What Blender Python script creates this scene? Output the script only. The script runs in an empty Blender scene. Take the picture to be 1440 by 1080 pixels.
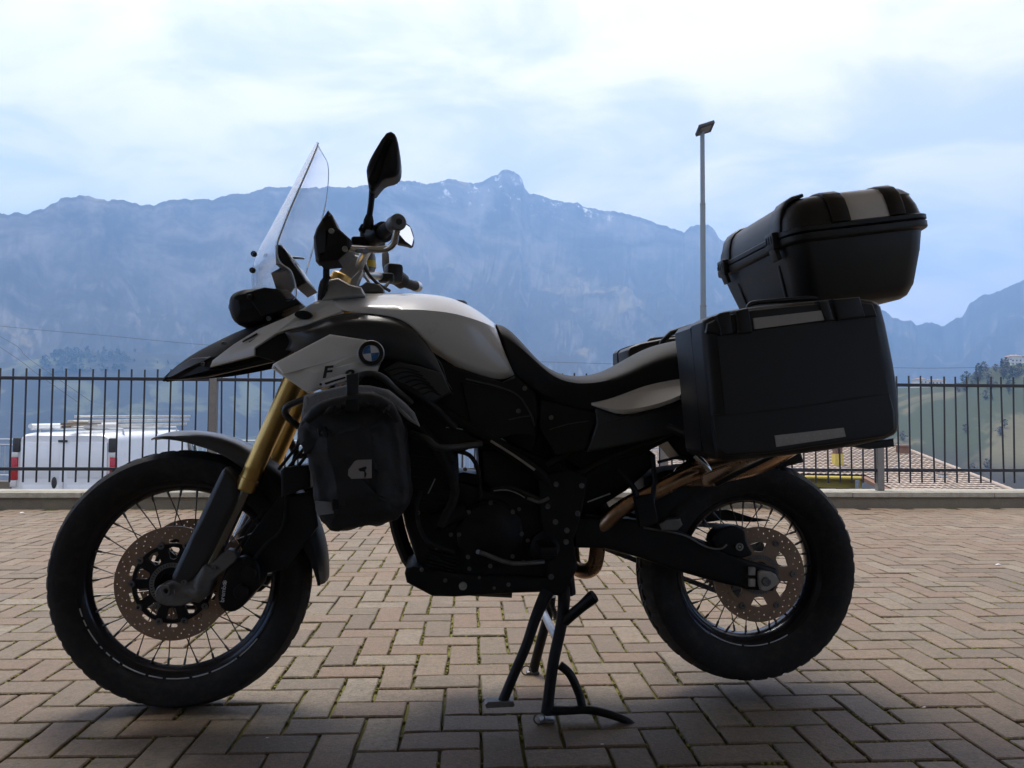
import bpy, bmesh, math, random
from mathutils import Vector, Matrix, noise
from math import radians as rad, sin, cos, pi, atan2, tan, sqrt

random.seed(7)
sc = bpy.context.scene
COL = sc.collection

# ------------------------------------------------------------------ camera
FPX = 1040.0                                    # focal length in photo pixels
CAM_POS = Vector((0.0, 0.0, 0.797))
PITCH, ROLL = math.atan(43 / FPX), rad(0.318)
cam_d = bpy.data.cameras.new('camera')
cam = bpy.data.objects.new('camera', cam_d)
COL.objects.link(cam)
CAM_R = Matrix.Rotation(pi / 2 + PITCH, 4, 'X') @ Matrix.Rotation(ROLL, 4, 'Z')
cam.matrix_world = Matrix.Translation(CAM_POS) @ CAM_R
cam_d.sensor_width = 36.0
cam_d.lens = FPX / 1440 * 36.0
cam_d.clip_start = 0.05
cam_d.clip_end = 20000
sc.camera = cam

# ------------------------------------------------------------------ sky, sun, exposure
SUN_EL, SUN_AZ = rad(70), rad(-30)              # azimuth measured from +Y towards +X
world = bpy.data.worlds.new('World')
sc.world = world
world.use_nodes = True
wn, wl = world.node_tree.nodes, world.node_tree.links
wn.clear()
def wnode(t, **kw):
    n = wn.new(t)
    for k, v in kw.items():
        setattr(n, k, v)
    return n
w_out = wnode('ShaderNodeOutputWorld')
w_bg = wnode('ShaderNodeBackground')
w_bg.inputs['Strength'].default_value = 0.1
sky = wnode('ShaderNodeTexSky', sky_type='NISHITA')
sky.sun_disc = False
sky.sun_elevation = SUN_EL
sky.sun_rotation = SUN_AZ
w_tc = wnode('ShaderNodeTexCoord')
w_sep = wnode('ShaderNodeSeparateXYZ')
wl.new(w_tc.outputs['Generated'], w_sep.inputs[0])
def wmath(op, a, b=None, c=None):
    n = wnode('ShaderNodeMath', operation=op)
    for i, v in enumerate((a, b, c)):
        if v is None:
            continue
        if hasattr(v, 'links'):
            wl.new(v, n.inputs[i])
        else:
            n.inputs[i].default_value = v
    return n.outputs[0]
zc = wmath('ADD', wmath('MAXIMUM', w_sep.outputs['Z'], 0.0), 0.22)
w_cmb = wnode('ShaderNodeCombineXYZ')
wl.new(wmath('DIVIDE', w_sep.outputs['X'], zc), w_cmb.inputs[0])
wl.new(wmath('DIVIDE', w_sep.outputs['Y'], zc), w_cmb.inputs[1])
def wnoise(scale, detail, rough, off, dist=0.0):
    m = wnode('ShaderNodeMapping')
    m.inputs['Location'].default_value = off
    m.inputs['Scale'].default_value = (1.0, 1.35, 1.0)
    wl.new(w_cmb.outputs[0], m.inputs[0])
    n = wnode('ShaderNodeTexNoise')
    n.inputs['Scale'].default_value = scale
    n.inputs['Detail'].default_value = detail
    n.inputs['Roughness'].default_value = rough
    n.inputs['Distortion'].default_value = dist
    wl.new(m.outputs[0], n.inputs[0])
    return n.outputs[0]
def wramp(v, a, b, lo=0.0, hi=1.0):
    n = wnode('ShaderNodeMapRange', interpolation_type='SMOOTHSTEP')
    wl.new(v, n.inputs[0])
    for i, x in enumerate((a, b, lo, hi)):
        n.inputs[i + 1].default_value = x
    return n.outputs[0]
CLOUD_OFF = (3.1, 7.4, 0)
big = wnoise(0.9, 7, 0.55, CLOUD_OFF, 0.4)
fine = wnoise(2.6, 9, 0.6, (1.7, 0.3, 0), 0.6)
cover = wramp(wmath('ADD', wmath('MULTIPLY', big, 0.65), wmath('MULTIPLY', fine, 0.35)), 0.40, 0.56, 0.78, 1.0)
shade = wramp(wmath('ADD', wmath('MULTIPLY', big, 0.4), wmath('MULTIPLY', fine, 0.6)), 0.40, 0.59)
def wmix(f, a, b):
    n = wnode('ShaderNodeMix', data_type='RGBA')
    if hasattr(f, 'links'):
        wl.new(f, n.inputs[0])
    else:
        n.inputs[0].default_value = f
    for i, v in ((6, a), (7, b)):
        if hasattr(v, 'links'):
            wl.new(v, n.inputs[i])
        else:
            n.inputs[i].default_value = (*v, 1)
    return n.outputs[2]
SKY_K = 0.685
cloud = wmix(shade, (9.9 * SKY_K, 8.9 * SKY_K, 7.9 * SKY_K), (13.6 * SKY_K, 11.7 * SKY_K, 9.9 * SKY_K))
wl.new(wmix(cover, sky.outputs[0], cloud), w_bg.inputs['Color'])
wl.new(w_bg.outputs[0], w_out.inputs['Surface'])

sun_d = bpy.data.lights.new('sun', 'SUN')
sun_d.energy = 2.4
sun_d.angle = rad(24)
sun_d.color = (1.0, 0.95, 0.88)
sun = bpy.data.objects.new('sun', sun_d)
COL.objects.link(sun)
sun_dir = Vector((sin(SUN_AZ) * cos(SUN_EL), cos(SUN_AZ) * cos(SUN_EL), sin(SUN_EL)))
sun.rotation_euler = sun_dir.to_track_quat('Z', 'Y').to_euler()
sun.location = (0, 0, 30)

sc.view_settings.view_transform = 'Standard'
sc.view_settings.look = 'None'
sc.view_settings.exposure = 1.12
sc.view_settings.gamma = 1.0
sc.view_settings.use_curve_mapping = False
sc.cycles.volume_bounces = 1
sc.cycles.max_bounces = 10
sc.cycles.transparent_max_bounces = 16

# ------------------------------------------------------------------ helpers: rays, objects, meshes
def ray(px, py):
    """World direction of a photo pixel (1440 x 1080)."""
    d = CAM_R.to_3x3() @ Vector(((px - 720) / FPX, -(py - 540) / FPX, -1.0))
    return d.normalized()
def at_depth(px, py, depth):
    d = ray(px, py)
    return CAM_POS + d * (depth / d.y)
def at_z(px, py, z):
    d = ray(px, py)
    return CAM_POS + d * ((z - CAM_POS.z) / d.z)

def tag(o, label=None, cat=None, group=None, kind=None):
    if label: o['label'] = label
    if cat: o['category'] = cat
    if group: o['group'] = group
    if kind: o['kind'] = kind
    return o
def empty(name, loc=(0, 0, 0), rz=0.0):
    o = bpy.data.objects.new(name, None)
    o.empty_display_size = 0.1
    COL.objects.link(o)
    o.location = loc
    o.rotation_euler = (0, 0, rz)
    return o
def mesh_from(bm, name, angle=35, smooth=True):
    me = bpy.data.meshes.new(name)
    bm.normal_update()
    bm.to_mesh(me)
    bm.free()
    if smooth:
        for p in me.polygons:
            p.use_smooth = True
        me.set_sharp_from_angle(angle=rad(angle))
    return me
def link(name, me, mat=None, parent=None, loc=None, kind=None):
    o = bpy.data.objects.new(name, me)
    COL.objects.link(o)
    if mat is not None and me is not None and len(me.materials) == 0:
        for m in (mat if isinstance(mat, (list, tuple)) else [mat]):
            me.materials.append(m)
    if parent is not None:
        o.parent = parent
    if loc is not None:
        o.location = loc
    if kind:
        o['kind'] = kind
    return o
def build(name, bm, mat, parent=None, angle=35, smooth=True, loc=None, kind=None):
    return link(name, mesh_from(bm, name, angle, smooth), mat, parent, loc, kind)

def add_box(bm, c, s, rot=None, bev=0.0, seg=2):
    """Box of size s centred on c (optionally rotated by a 3x3), edges bevelled."""
    t = bmesh.new()
    bmesh.ops.create_cube(t, size=1.0)
    bmesh.ops.scale(t, vec=Vector(s), verts=t.verts)
    if bev > 0:
        bmesh.ops.bevel(t, geom=t.edges[:], offset=bev, segments=seg, profile=0.5, affect='EDGES', clamp_overlap=True)
    if rot is not None:
        bmesh.ops.rotate(t, cent=(0, 0, 0), matrix=rot, verts=t.verts)
    bmesh.ops.translate(t, vec=Vector(c), verts=t.verts)
    merge(bm, t)
    return bm
def merge(bm, t):
    m = bpy.data.meshes.new('tmp')
    t.to_mesh(m)
    t.free()
    bm.from_mesh(m)
    bpy.data.meshes.remove(m)
def smooth_path(pts, n=4):
    """Catmull-Rom resampling of a 3-D polyline."""
    P = [Vector(p) for p in pts]
    if len(P) < 3 or n <= 1:
        return P
    out = []
    for i in range(len(P) - 1):
        p0 = P[i - 1] if i else P[i] * 2 - P[i + 1]
        p1, p2 = P[i], P[i + 1]
        p3 = P[i + 2] if i + 2 < len(P) else P[i + 1] * 2 - P[i]
        for k in range(n):
            t = k / n
            out.append(0.5 * ((2 * p1) + (p2 - p0) * t + (2 * p0 - 5 * p1 + 4 * p2 - p3) * t * t + (3 * p1 - p0 - 3 * p2 + p3) * t ** 3))
    out.append(P[-1])
    return out
def add_tube(bm, pts, r, n=10, sm=1, cap=True, flat=1.0):
    """Swept round tube through pts; r a number or one radius per input point."""
    P = smooth_path(pts, sm)
    if isinstance(r, (list, tuple)):
        m = len(P) - 1
        R = []
        for i in range(len(P)):
            f = i / m * (len(r) - 1)
            a = min(int(f), len(r) - 2)
            R.append(r[a] + (r[a + 1] - r[a]) * (f - a))
    else:
        R = [r] * len(P)
    T = []
    for i in range(len(P)):
        a = P[max(i - 1, 0)]
        b = P[min(i + 1, len(P) - 1)]
        T.append((b - a).normalized())
    up = Vector((0, 0, 1)) if abs(T[0].z) < 0.9 else Vector((1, 0, 0))
    nrm = (up - T[0] * up.dot(T[0])).normalized()
    rings = []
    for i, p in enumerate(P):
        nrm = (nrm - T[i] * nrm.dot(T[i])).normalized()
        bi = T[i].cross(nrm)
        rings.append([bm.verts.new(p + (nrm * cos(2 * pi * k / n) + bi * sin(2 * pi * k / n) * flat) * R[i]) for k in range(n)])
    for a, b in zip(rings, rings[1:]):
        for k in range(n):
            bm.faces.new((a[k], a[(k + 1) % n], b[(k + 1) % n], b[k]))
    if cap:
        bm.faces.new(rings[0][::-1])
        bm.faces.new(rings[-1])
    return bm
def tube(pts, r, n=10, sm=1, flat=1.0):
    return add_tube(bmesh.new(), pts, r, n, sm, True, flat)
def add_lathe(bm, prof, n=48, axis='Y', centre=(0, 0, 0), a0=0.0, a1=2 * pi, closed_profile=False, rfun=None):
    """Revolve (radius, offset along axis) pairs; a partial sweep stays open at its ends."""
    full = abs(a1 - a0 - 2 * pi) < 1e-6
    m = n if full else n + 1
    c = Vector(centre)
    rings = []
    for k in range(m):
        a = a0 + (a1 - a0) * k / n
        ring = []
        for j, (r, h) in enumerate(prof):
            if rfun:
                r = rfun(k, j, r)
            if axis == 'Y':
                v = Vector((r * cos(a), h, r * sin(a)))
            elif axis == 'X':
                v = Vector((h, r * cos(a), r * sin(a)))
            else:
                v = Vector((r * cos(a), r * sin(a), h))
            ring.append(bm.verts.new(c + v))
        rings.append(ring)
    pairs = list(zip(rings, rings[1:])) + ([(rings[-1], rings[0])] if full else [])
    J = len(prof)
    for a, b in pairs:
        for j in range(J if closed_profile else J - 1):
            j2 = (j + 1) % J
            try:
                bm.faces.new((a[j], a[j2], b[j2], b[j]))
            except ValueError:
                pass
    if not full and closed_profile:
        bm.faces.new(rings[0][::-1])
        bm.faces.new(rings[-1])
    bmesh.ops.recalc_face_normals(bm, faces=bm.faces)
    return bm
def lathe(*a, **k):
    return add_lathe(bmesh.new(), *a, **k)
def disc_prof(r, h0, h1, ch=0.002):
    """Closed solid-cylinder profile with chamfered rims, for add_lathe."""
    return [(1e-4, h0), (r - ch, h0), (r, h0 + ch), (r, h1 - ch), (r - ch, h1), (1e-4, h1)]
def chaikin(pts, n):
    for _ in range(n):
        q = []
        for i in range(len(pts)):
            a, b = pts[i], pts[(i + 1) % len(pts)]
            q.append((a[0] * .75 + b[0] * .25, a[1] * .75 + b[1] * .25))
            q.append((a[0] * .25 + b[0] * .75, a[1] * .25 + b[1] * .75))
        pts = q
    return pts
def plate_mesh(name, loops, y0, y1, bev=0.0):
    """2-D outlines (first the outer one, then holes) in the x-z plane made solid from y0 to y1, through a filled curve."""
    cu = bpy.data.curves.new(name, 'CURVE')
    cu.dimensions = '2D'
    cu.fill_mode = 'BOTH'
    for lp in loops:
        s = cu.splines.new('POLY')
        s.points.add(len(lp) - 1)
        for i, (x, z) in enumerate(lp):
            s.points[i].co = (x, z, 0, 1)
        s.use_cyclic_u = True
    cu.extrude = max(abs(y1 - y0) / 2 - bev, 1e-5)
    cu.bevel_depth = bev
    cu.bevel_resolution = 0
    cu.offset = -bev
    return curve_to_mesh(cu, name, (y0 + y1) / 2)
def curve_to_mesh(cu, name, yc):
    o = bpy.data.objects.new(name, cu)
    COL.objects.link(o)
    dg = bpy.context.evaluated_depsgraph_get()
    me = bpy.data.meshes.new_from_object(o.evaluated_get(dg))
    bpy.data.objects.remove(o)
    bpy.data.curves.remove(cu)
    me.name = name
    for v in me.vertices:
        x, z, t = v.co
        v.co = (x, yc - t, z)
    me.materials.clear()
    return me
def text_mesh(name, body, size, ext, align='CENTER', shear=0.0, bold=0.0):
    cu = bpy.data.curves.new(name, 'FONT')
    cu.body = body
    cu.size = size
    cu.extrude = ext
    cu.align_x = align
    cu.align_y = 'CENTER'
    cu.shear = shear
    cu.offset = bold
    return curve_to_mesh(cu, name, 0.0)
def circle(cx, cz, r, n=32, ph=0.0):
    return [(cx + r * cos(2 * pi * k / n + ph), cz + r * sin(2 * pi * k / n + ph)) for k in range(n)]

# ------------------------------------------------------------------ materials
def M(name, col, rough=0.5, metal=0.0, var=0.12, scale=6.0, bump=0.0, bscale=120.0, coat=0.0, spec=0.5, dirt=None, dirt_amt=0.3):
    """Principled material whose colour and gloss wander with noise; optional fine bump and a dirt colour in patches."""
    m = bpy.data.materials.new(name)
    m.use_nodes = True
    nt = m.node_tree
    b = nt.nodes['Principled BSDF']
    L = nt.links.new
    tc = nt.nodes.new('ShaderNodeTexCoord')
    n1 = nt.nodes.new('ShaderNodeTexNoise')
    n1.inputs['Scale'].default_value = scale
    n1.inputs['Detail'].default_value = 6
    n1.inputs['Roughness'].default_value = 0.65
    L(tc.outputs['Object'], n1.inputs['Vector'])
    mx = nt.nodes.new('ShaderNodeMix')
    mx.data_type = 'RGBA'
    mx.inputs[6].default_value = (*[max(c * (1 - var), 0) for c in col], 1)
    mx.inputs[7].default_value = (*[min(c * (1 + var), 1) for c in col], 1)
    L(n1.outputs[0], mx.inputs[0])
    out = mx.outputs[2]
    if dirt:
        n3 = nt.nodes.new('ShaderNodeTexNoise')
        n3.inputs['Scale'].default_value = scale * 2.3
        n3.inputs['Detail'].default_value = 8
        n3.inputs['Roughness'].default_value = 0.7
        L(tc.outputs['Object'], n3.inputs['Vector'])
        rr = nt.nodes.new('ShaderNodeMapRange')
        rr.inputs[1].default_value = 0.48
        rr.inputs[2].default_value = 0.72
        rr.inputs[3].default_value = 0
        rr.inputs[4].default_value = dirt_amt
        L(n3.outputs[0], rr.inputs[0])
        m2 = nt.nodes.new('ShaderNodeMix')
        m2.data_type = 'RGBA'
        L(rr.outputs[0], m2.inputs[0])
        L(out, m2.inputs[6])
        m2.inputs[7].default_value = (*dirt, 1)
        out = m2.outputs[2]
    L(out, b.inputs['Base Color'])
    rg = nt.nodes.new('ShaderNodeMapRange')
    rg.inputs[3].default_value = max(rough - 0.08, 0.02)
    rg.inputs[4].default_value = min(rough + 0.10, 1)
    L(n1.outputs[0], rg.inputs[0])
    L(rg.outputs[0], b.inputs['Roughness'])
    b.inputs['Metallic'].default_value = metal
    b.inputs['Coat Weight'].default_value = coat
    b.inputs['Coat Roughness'].default_value = 0.05
    b.inputs['Specular IOR Level'].default_value = spec
    if bump > 0:
        n2 = nt.nodes.new('ShaderNodeTexNoise')
        n2.inputs['Scale'].default_value = bscale
        n2.inputs['Detail'].default_value = 4
        L(tc.outputs['Object'], n2.inputs['Vector'])
        bp = nt.nodes.new('ShaderNodeBump')
        bp.inputs['Strength'].default_value = bump
        bp.inputs['Distance'].default_value = 0.01
        L(n2.outputs[0], bp.inputs['Height'])
        L(bp.outputs[0], b.inputs['Normal'])
    return m
def nodes_of(m):
    return m.node_tree.nodes, m.node_tree.links.new
def new_mix(nt, fac, a, b):
    n = nt.nodes.new('ShaderNodeMix')
    n.data_type = 'RGBA'
    for i, v in ((0, fac), (6, a), (7, b)):
        if hasattr(v, 'links'):
            nt.links.new(v, n.inputs[i])
        else:
            n.inputs[i].default_value = v if i == 0 else (*v, 1)
    return n.outputs[2]
def new_noise(nt, vec, scale, detail=6, rough=0.6, dist=0.0):
    n = nt.nodes.new('ShaderNodeTexNoise')
    n.inputs['Scale'].default_value = scale
    n.inputs['Detail'].default_value = detail
    n.inputs['Roughness'].default_value = rough
    n.inputs['Distortion'].default_value = dist
    nt.links.new(vec, n.inputs['Vector'])
    return n.outputs[0]
def new_range(nt, v, a, b, lo=0.0, hi=1.0):
    n = nt.nodes.new('ShaderNodeMapRange')
    n.interpolation_type = 'SMOOTHSTEP'
    nt.links.new(v, n.inputs[0])
    for i, x in enumerate((a, b, lo, hi)):
        n.inputs[i + 1].default_value = x
    return n.outputs[0]
def new_math(nt, op, a, b=None):
    n = nt.nodes.new('ShaderNodeMath')
    n.operation = op
    for i, v in enumerate((a, b)):
        if v is None: continue
        if hasattr(v, 'links'): nt.links.new(v, n.inputs[i])
        else: n.inputs[i].default_value = v
    return n.outputs[0]

# ================================================================== SETTING
FENCE_YAW = rad(3.1)
PAVE_R = Matrix.Rotation(FENCE_YAW, 4, 'Z')
KERB_Y = 6.33                                   # kerb front face in the paving frame
def pave(x, y, z=0.0):
    return PAVE_R @ Vector((x, y, z))

# --- mortar / moss bed under the paving
m_bed = bpy.data.materials.new('joint_sand_and_moss')
m_bed.use_nodes = True
nt = m_bed.node_tree
b = nt.nodes['Principled BSDF']
pos = nt.nodes.new('ShaderNodeNewGeometry').outputs['Position']
mossn = new_noise(nt, pos, 1.3, 5, 0.7)
moss = new_range(nt, mossn, 0.38, 0.56)
speck = new_noise(nt, pos, 160, 3, 0.7)
sand = new_mix(nt, speck, (0.03, 0.026, 0.02), (0.075, 0.064, 0.05))
green = new_mix(nt, speck, (0.085, 0.085, 0.02), (0.25, 0.235, 0.055))
nt.links.new(new_mix(nt, moss, sand, green), b.inputs['Base Color'])
b.inputs['Roughness'].default_value = 0.95
bm = bmesh.new()
vs = [bm.verts.new(pave(x, y, -0.0100)) for x, y in ((-9, -6), (9, -6), (9, KERB_Y), (-9, KERB_Y))]
bm.faces.new(vs)
pavement = build('pavement', bm, m_bed, smooth=False, kind='structure')

# --- herringbone bricks
m_brick = bpy.data.materials.new('paving_brick')
m_brick.use_nodes = True
nt = m_brick.node_tree
b = nt.nodes['Principled BSDF']
geo = nt.nodes.new('ShaderNodeNewGeometry')
oi = nt.nodes.new('ShaderNodeObjectInfo')
pos = geo.outputs['Position']
rnd = new_math(nt, 'FRACT', new_math(nt, 'ADD', geo.outputs['Random Per Island'], oi.outputs['Random']))
rp = nt.nodes.new('ShaderNodeValToRGB')
cr = rp.color_ramp
cr.interpolation = 'LINEAR'
cols = [(0.0, (0.185, 0.150, 0.122)), (0.16, (0.275, 0.235, 0.190)), (0.30, (0.285, 0.205, 0.160)), (0.45, (0.335, 0.285, 0.230)),
        (0.58, (0.215, 0.182, 0.155)), (0.70, (0.300, 0.215, 0.170)), (0.82, (0.255, 0.215, 0.175)), (0.93, (0.375, 0.335, 0.285)), (1.0, (0.20, 0.16, 0.13))]
while len(cr.elements) < len(cols):
    cr.elements.new(0.5)
for e, (p, c) in zip(cr.elements, cols):
    e.position = p
    e.color = (*c, 1)
nt.links.new(rnd, rp.inputs[0])
grit = new_noise(nt, pos, 150, 4, 0.8)
grit2 = new_noise(nt, pos, 55, 5, 0.75)
blot = new_noise(nt, pos, 19, 8, 0.78, 0.4)
c0 = new_mix(nt, new_range(nt, grit2, 0.42, 0.66, 0.0, 0.5), rp.outputs[0], (0.13, 0.105, 0.08))
c0 = new_mix(nt, new_range(nt, grit, 0.55, 0.72, 0.0, 0.75), c0, (0.50, 0.45, 0.38))
c1 = new_mix(nt, new_range(nt, grit, 0.48, 0.30, 0.0, 0.8), c0, (0.06, 0.048, 0.038))
c2 = new_mix(nt, new_range(nt, blot, 0.47, 0.66, 0.0, 0.55), c1, (0.15, 0.145, 0.11))
c2 = new_mix(nt, new_range(nt, new_noise(nt, pos, 31, 8, 0.8, 0.6), 0.52, 0.68, 0.0, 0.5), c2, (0.36, 0.25, 0.20))
pale = new_range(nt, new_noise(nt, pos, 2.1, 4, 0.6), 0.63, 0.70, 0.0, 0.35)
c3 = new_mix(nt, pale, c2, (0.42, 0.40, 0.36))
wide = new_range(nt, new_noise(nt, pos, 0.5, 3, 0.5), 0.35, 0.65)
c4 = new_mix(nt, new_math(nt, 'MULTIPLY', wide, 0.35), c3, (0.235, 0.165, 0.115))
hs = nt.nodes.new('ShaderNodeHueSaturation')
hs.inputs['Saturation'].default_value = 1.08
hs.inputs['Value'].default_value = 0.73
gm = new_math(nt, 'MULTIPLY', new_range(nt, new_noise(nt, pos, 26, 6, 0.75), 0.52, 0.66), new_range(nt, new_noise(nt, pos, 1.3, 5, 0.7), 0.36, 0.58, 0.0, 0.55))
c5 = new_mix(nt, gm, c4, (0.105, 0.105, 0.045))
tint = nt.nodes.new('ShaderNodeMix'); tint.data_type = 'RGBA'; tint.blend_type = 'MULTIPLY'; tint.inputs[0].default_value = 1.0
nt.links.new(c5, tint.inputs[6]); tint.inputs[7].default_value = (1.0, 0.92, 0.79, 1)
nt.links.new(tint.outputs[2], hs.inputs['Color'])
nt.links.new(hs.outputs[0], b.inputs['Base Color'])
b.inputs['Roughness'].default_value = 0.62
bp = nt.nodes.new('ShaderNodeBump')
bp.inputs['Strength'].default_value = 0.8
bp.inputs['Distance'].default_value = 0.004
nt.links.new(new_noise(nt, pos, 90, 7, 0.75), bp.inputs['Height'])
nt.links.new(bp.outputs[0], b.inputs['Normal'])

BW = 0.1                                        # module
rb = random.Random(21)
def brick_bm(bm, M4, rough=0.0011):
    """One paver: worn outline of ten points, small chamfer, slightly chipped."""
    L, W, g, ch, dep = 2 * BW, BW, 0.0042, 0.0030, 0.02
    a, c = L / 2 - g, W / 2 - g
    base = [(-a, -c), (-a / 3, -c), (a / 3, -c), (a, -c), (a, 0), (a, c), (a / 3, c), (-a / 3, c), (-a, c), (-a, 0)]
    base = [(x + rb.gauss(0, rough), y + rb.gauss(0, rough)) for x, y in base]
    k0 = rb.randrange(10)
    if rb.random() < 0.35:
        base[k0] = (base[k0][0] * .965, base[k0][1] * .955)
    top = [(x - math.copysign(ch, x) * (abs(x) > a * .9), y - math.copysign(ch, y) * (abs(y) > c * .9)) for x, y in base]
    rings = [[bm.verts.new(M4 @ Vector((x, y, z))) for x, y in r] for r, z in ((base, -dep), (base, -ch), (top, rb.gauss(0, .0002)))]
    for p, q in zip(rings, rings[1:]):
        for k in range(10):
            bm.faces.new((p[k], p[(k + 1) % 10], q[(k + 1) % 10], q[k]))
    bm.faces.new(rings[2])
bricks = []
for i in range(-75, 76):
    for j in range(1, 64):
        k = (i - j) % 4
        if k == 0:
            c, r = ((i + 1) * BW, (j + 0.5) * BW), 0
        elif k == 3:
            c, r = ((i + 0.5) * BW, (j + 1) * BW), pi / 2
        else:
            continue
        c = (c[0] + 0.03, c[1])
        if c[1] + (BW if r else BW / 2) > KERB_Y - 0.004:
            continue
        p = pave(*c)
        bricks.append((p, r))
def in_frame(p, m=0.0):
    q = CAM_R.to_3x3().transposed() @ (p - CAM_POS)
    if q.z > -0.1: return False
    x, y = 720 + FPX * q.x / -q.z, 540 - FPX * q.y / -q.z
    return -m < x < 1440 + m and y < 1080 + m
bricks.sort(key=lambda t: (not in_frame(t[0], 20), (t[0] - CAM_POS).length))
brick_mes = []
for k in range(8):
    t = bmesh.new()
    brick_bm(t, Matrix.Identity(4))
    me = mesh_from(t, 'brick', smooth=False)
    me.materials.append(m_brick)
    brick_mes.append(me)
rest = bmesh.new()
for n, (p, r) in enumerate(bricks):
    z = random.gauss(0, 0.0010)
    tilt = Matrix.Rotation(random.gauss(0, 0.006), 4, 'X') @ Matrix.Rotation(random.gauss(0, 0.006), 4, 'Y')
    jit = random.gauss(0, 0.006)
    M4 = Matrix.Translation((p.x + random.gauss(0, .0008), p.y + random.gauss(0, .0008), z)) @ Matrix.Rotation(FENCE_YAW + r + jit, 4, 'Z') @ tilt
    if n < 300:
        o = bpy.data.objects.new('brick', brick_mes[n * 5 % 8])
        COL.objects.link(o)
        o.parent = pavement
        o.matrix_local = M4
    else:
        brick_bm(rest, M4)
build('brick_paving', rest, m_brick, pavement, smooth=False, kind='stuff')

# --- moss tufts and grit lying in the joints
m_moss = M('moss', (0.19, 0.185, 0.042), 0.95, var=0.6, scale=40)
bm = bmesh.new()
rm = random.Random(3)
cnt = 0
for p, r in bricks:
    d = (p - CAM_POS).length
    if d > 4.6 or not in_frame(p, 60):
        continue
    dens = noise.fractal(Vector((p.x * 0.9, p.y * 0.9, 4.0)), 1.0, 2.0, 3)
    nn = int(max(0, (dens + 0.45) * 26))
    for _ in range(nn):
        s = rm.uniform(-1, 1)
        e = rm.choice((-1, 1))
        lx, ly = (s * BW, e * BW / 2) if rm.random() < 0.6 else (e * BW, s * BW / 2)
        q = p + Matrix.Rotation(FENCE_YAW + r, 3, 'Z') @ Vector((lx + rm.gauss(0, .0012), ly + rm.gauss(0, .0012), 0))
        sz = rm.uniform(0.002, 0.0060)
        a = rm.random() * 6
        h = 0.0045 + sz * rm.uniform(0.6, 1.2)
        base = [bm.verts.new((q.x + sz * cos(a + k * pi / 2.5), q.y + sz * sin(a + k * pi / 2.5), -0.0075)) for k in range(5)]
        mid = [bm.verts.new((q.x + .75 * sz * cos(a + k * pi / 2.5), q.y + .75 * sz * sin(a + k * pi / 2.5), -0.0100 + h)) for k in range(5)]
        top = bm.verts.new((q.x, q.y, -0.0100 + h * 1.25))
        for k in range(5):
            bm.faces.new((base[k], base[(k + 1) % 5], mid[(k + 1) % 5], mid[k]))
            bm.faces.new((mid[k], mid[(k + 1) % 5], top))
build('moss', bm, m_moss, kind='stuff')

# --- kerb wall carrying the fence
m_coping = M('kerb_coping_lit_tone', (0.36, 0.335, 0.27), 0.8, var=0.25, scale=5, bump=0.4, bscale=60, dirt=(0.14, 0.125, 0.09), dirt_amt=0.7)  # lighter than the kerb: the light on its top is in the colour
m_kerb = M('kerb_concrete_shade_tone', (0.17, 0.145, 0.105), 0.85, var=0.25, scale=4, bump=0.5, bscale=60, dirt=(0.12, 0.11, 0.085), dirt_amt=0.7)  # shade of the kerb front is put into this darker colour
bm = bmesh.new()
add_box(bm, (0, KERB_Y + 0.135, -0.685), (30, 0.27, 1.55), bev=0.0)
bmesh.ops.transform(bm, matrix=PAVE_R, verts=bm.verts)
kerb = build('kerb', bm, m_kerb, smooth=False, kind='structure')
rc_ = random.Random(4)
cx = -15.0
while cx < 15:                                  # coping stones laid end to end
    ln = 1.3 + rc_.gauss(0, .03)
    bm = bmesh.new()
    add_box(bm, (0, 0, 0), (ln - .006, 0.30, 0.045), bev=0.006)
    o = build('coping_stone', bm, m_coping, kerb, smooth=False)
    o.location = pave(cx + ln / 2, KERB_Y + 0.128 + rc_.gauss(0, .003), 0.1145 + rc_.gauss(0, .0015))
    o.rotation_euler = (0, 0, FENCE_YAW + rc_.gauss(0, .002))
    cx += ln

# --- lower road, terrace block, hillside and valley floor
m_road = M('worn_asphalt', (0.095, 0.09, 0.085), 0.9, var=0.3, scale=0.7, bump=0.4, bscale=30)
LOW_Z = -1.58
bm = bmesh.new()
vs = [bm.verts.new((x, y, LOW_Z)) for x, y in ((-40, 6.0), (60, 6.0), (60, 24.5), (-40, 24.5))]
bm.faces.new(vs)
build('lower_road', bm, m_road, smooth=False, kind='structure')

m_land = bpy.data.materials.new('hillside_land')
m_land.use_nodes = True
nt = m_land.node_tree
b = nt.nodes['Principled BSDF']
pos = nt.nodes.new('ShaderNodeNewGeometry').outputs['Position']
n1 = new_noise(nt, pos, 0.008, 7, 0.65, 0.6)
n2 = new_noise(nt, pos, 0.07, 6, 0.7)
wood = new_mix(nt, n2, (0.022, 0.022, 0.020), (0.062, 0.055, 0.042))
mead = new_mix(nt, n2, (0.075, 0.085, 0.040), (0.155, 0.15, 0.075))
nt.links.new(new_mix(nt, new_range(nt, n1, 0.50, 0.60), wood, mead), b.inputs['Base Color'])
b.inputs['Roughness'].default_value = 0.95
b.inputs['Specular IOR Level'].default_value = 0.1

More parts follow.
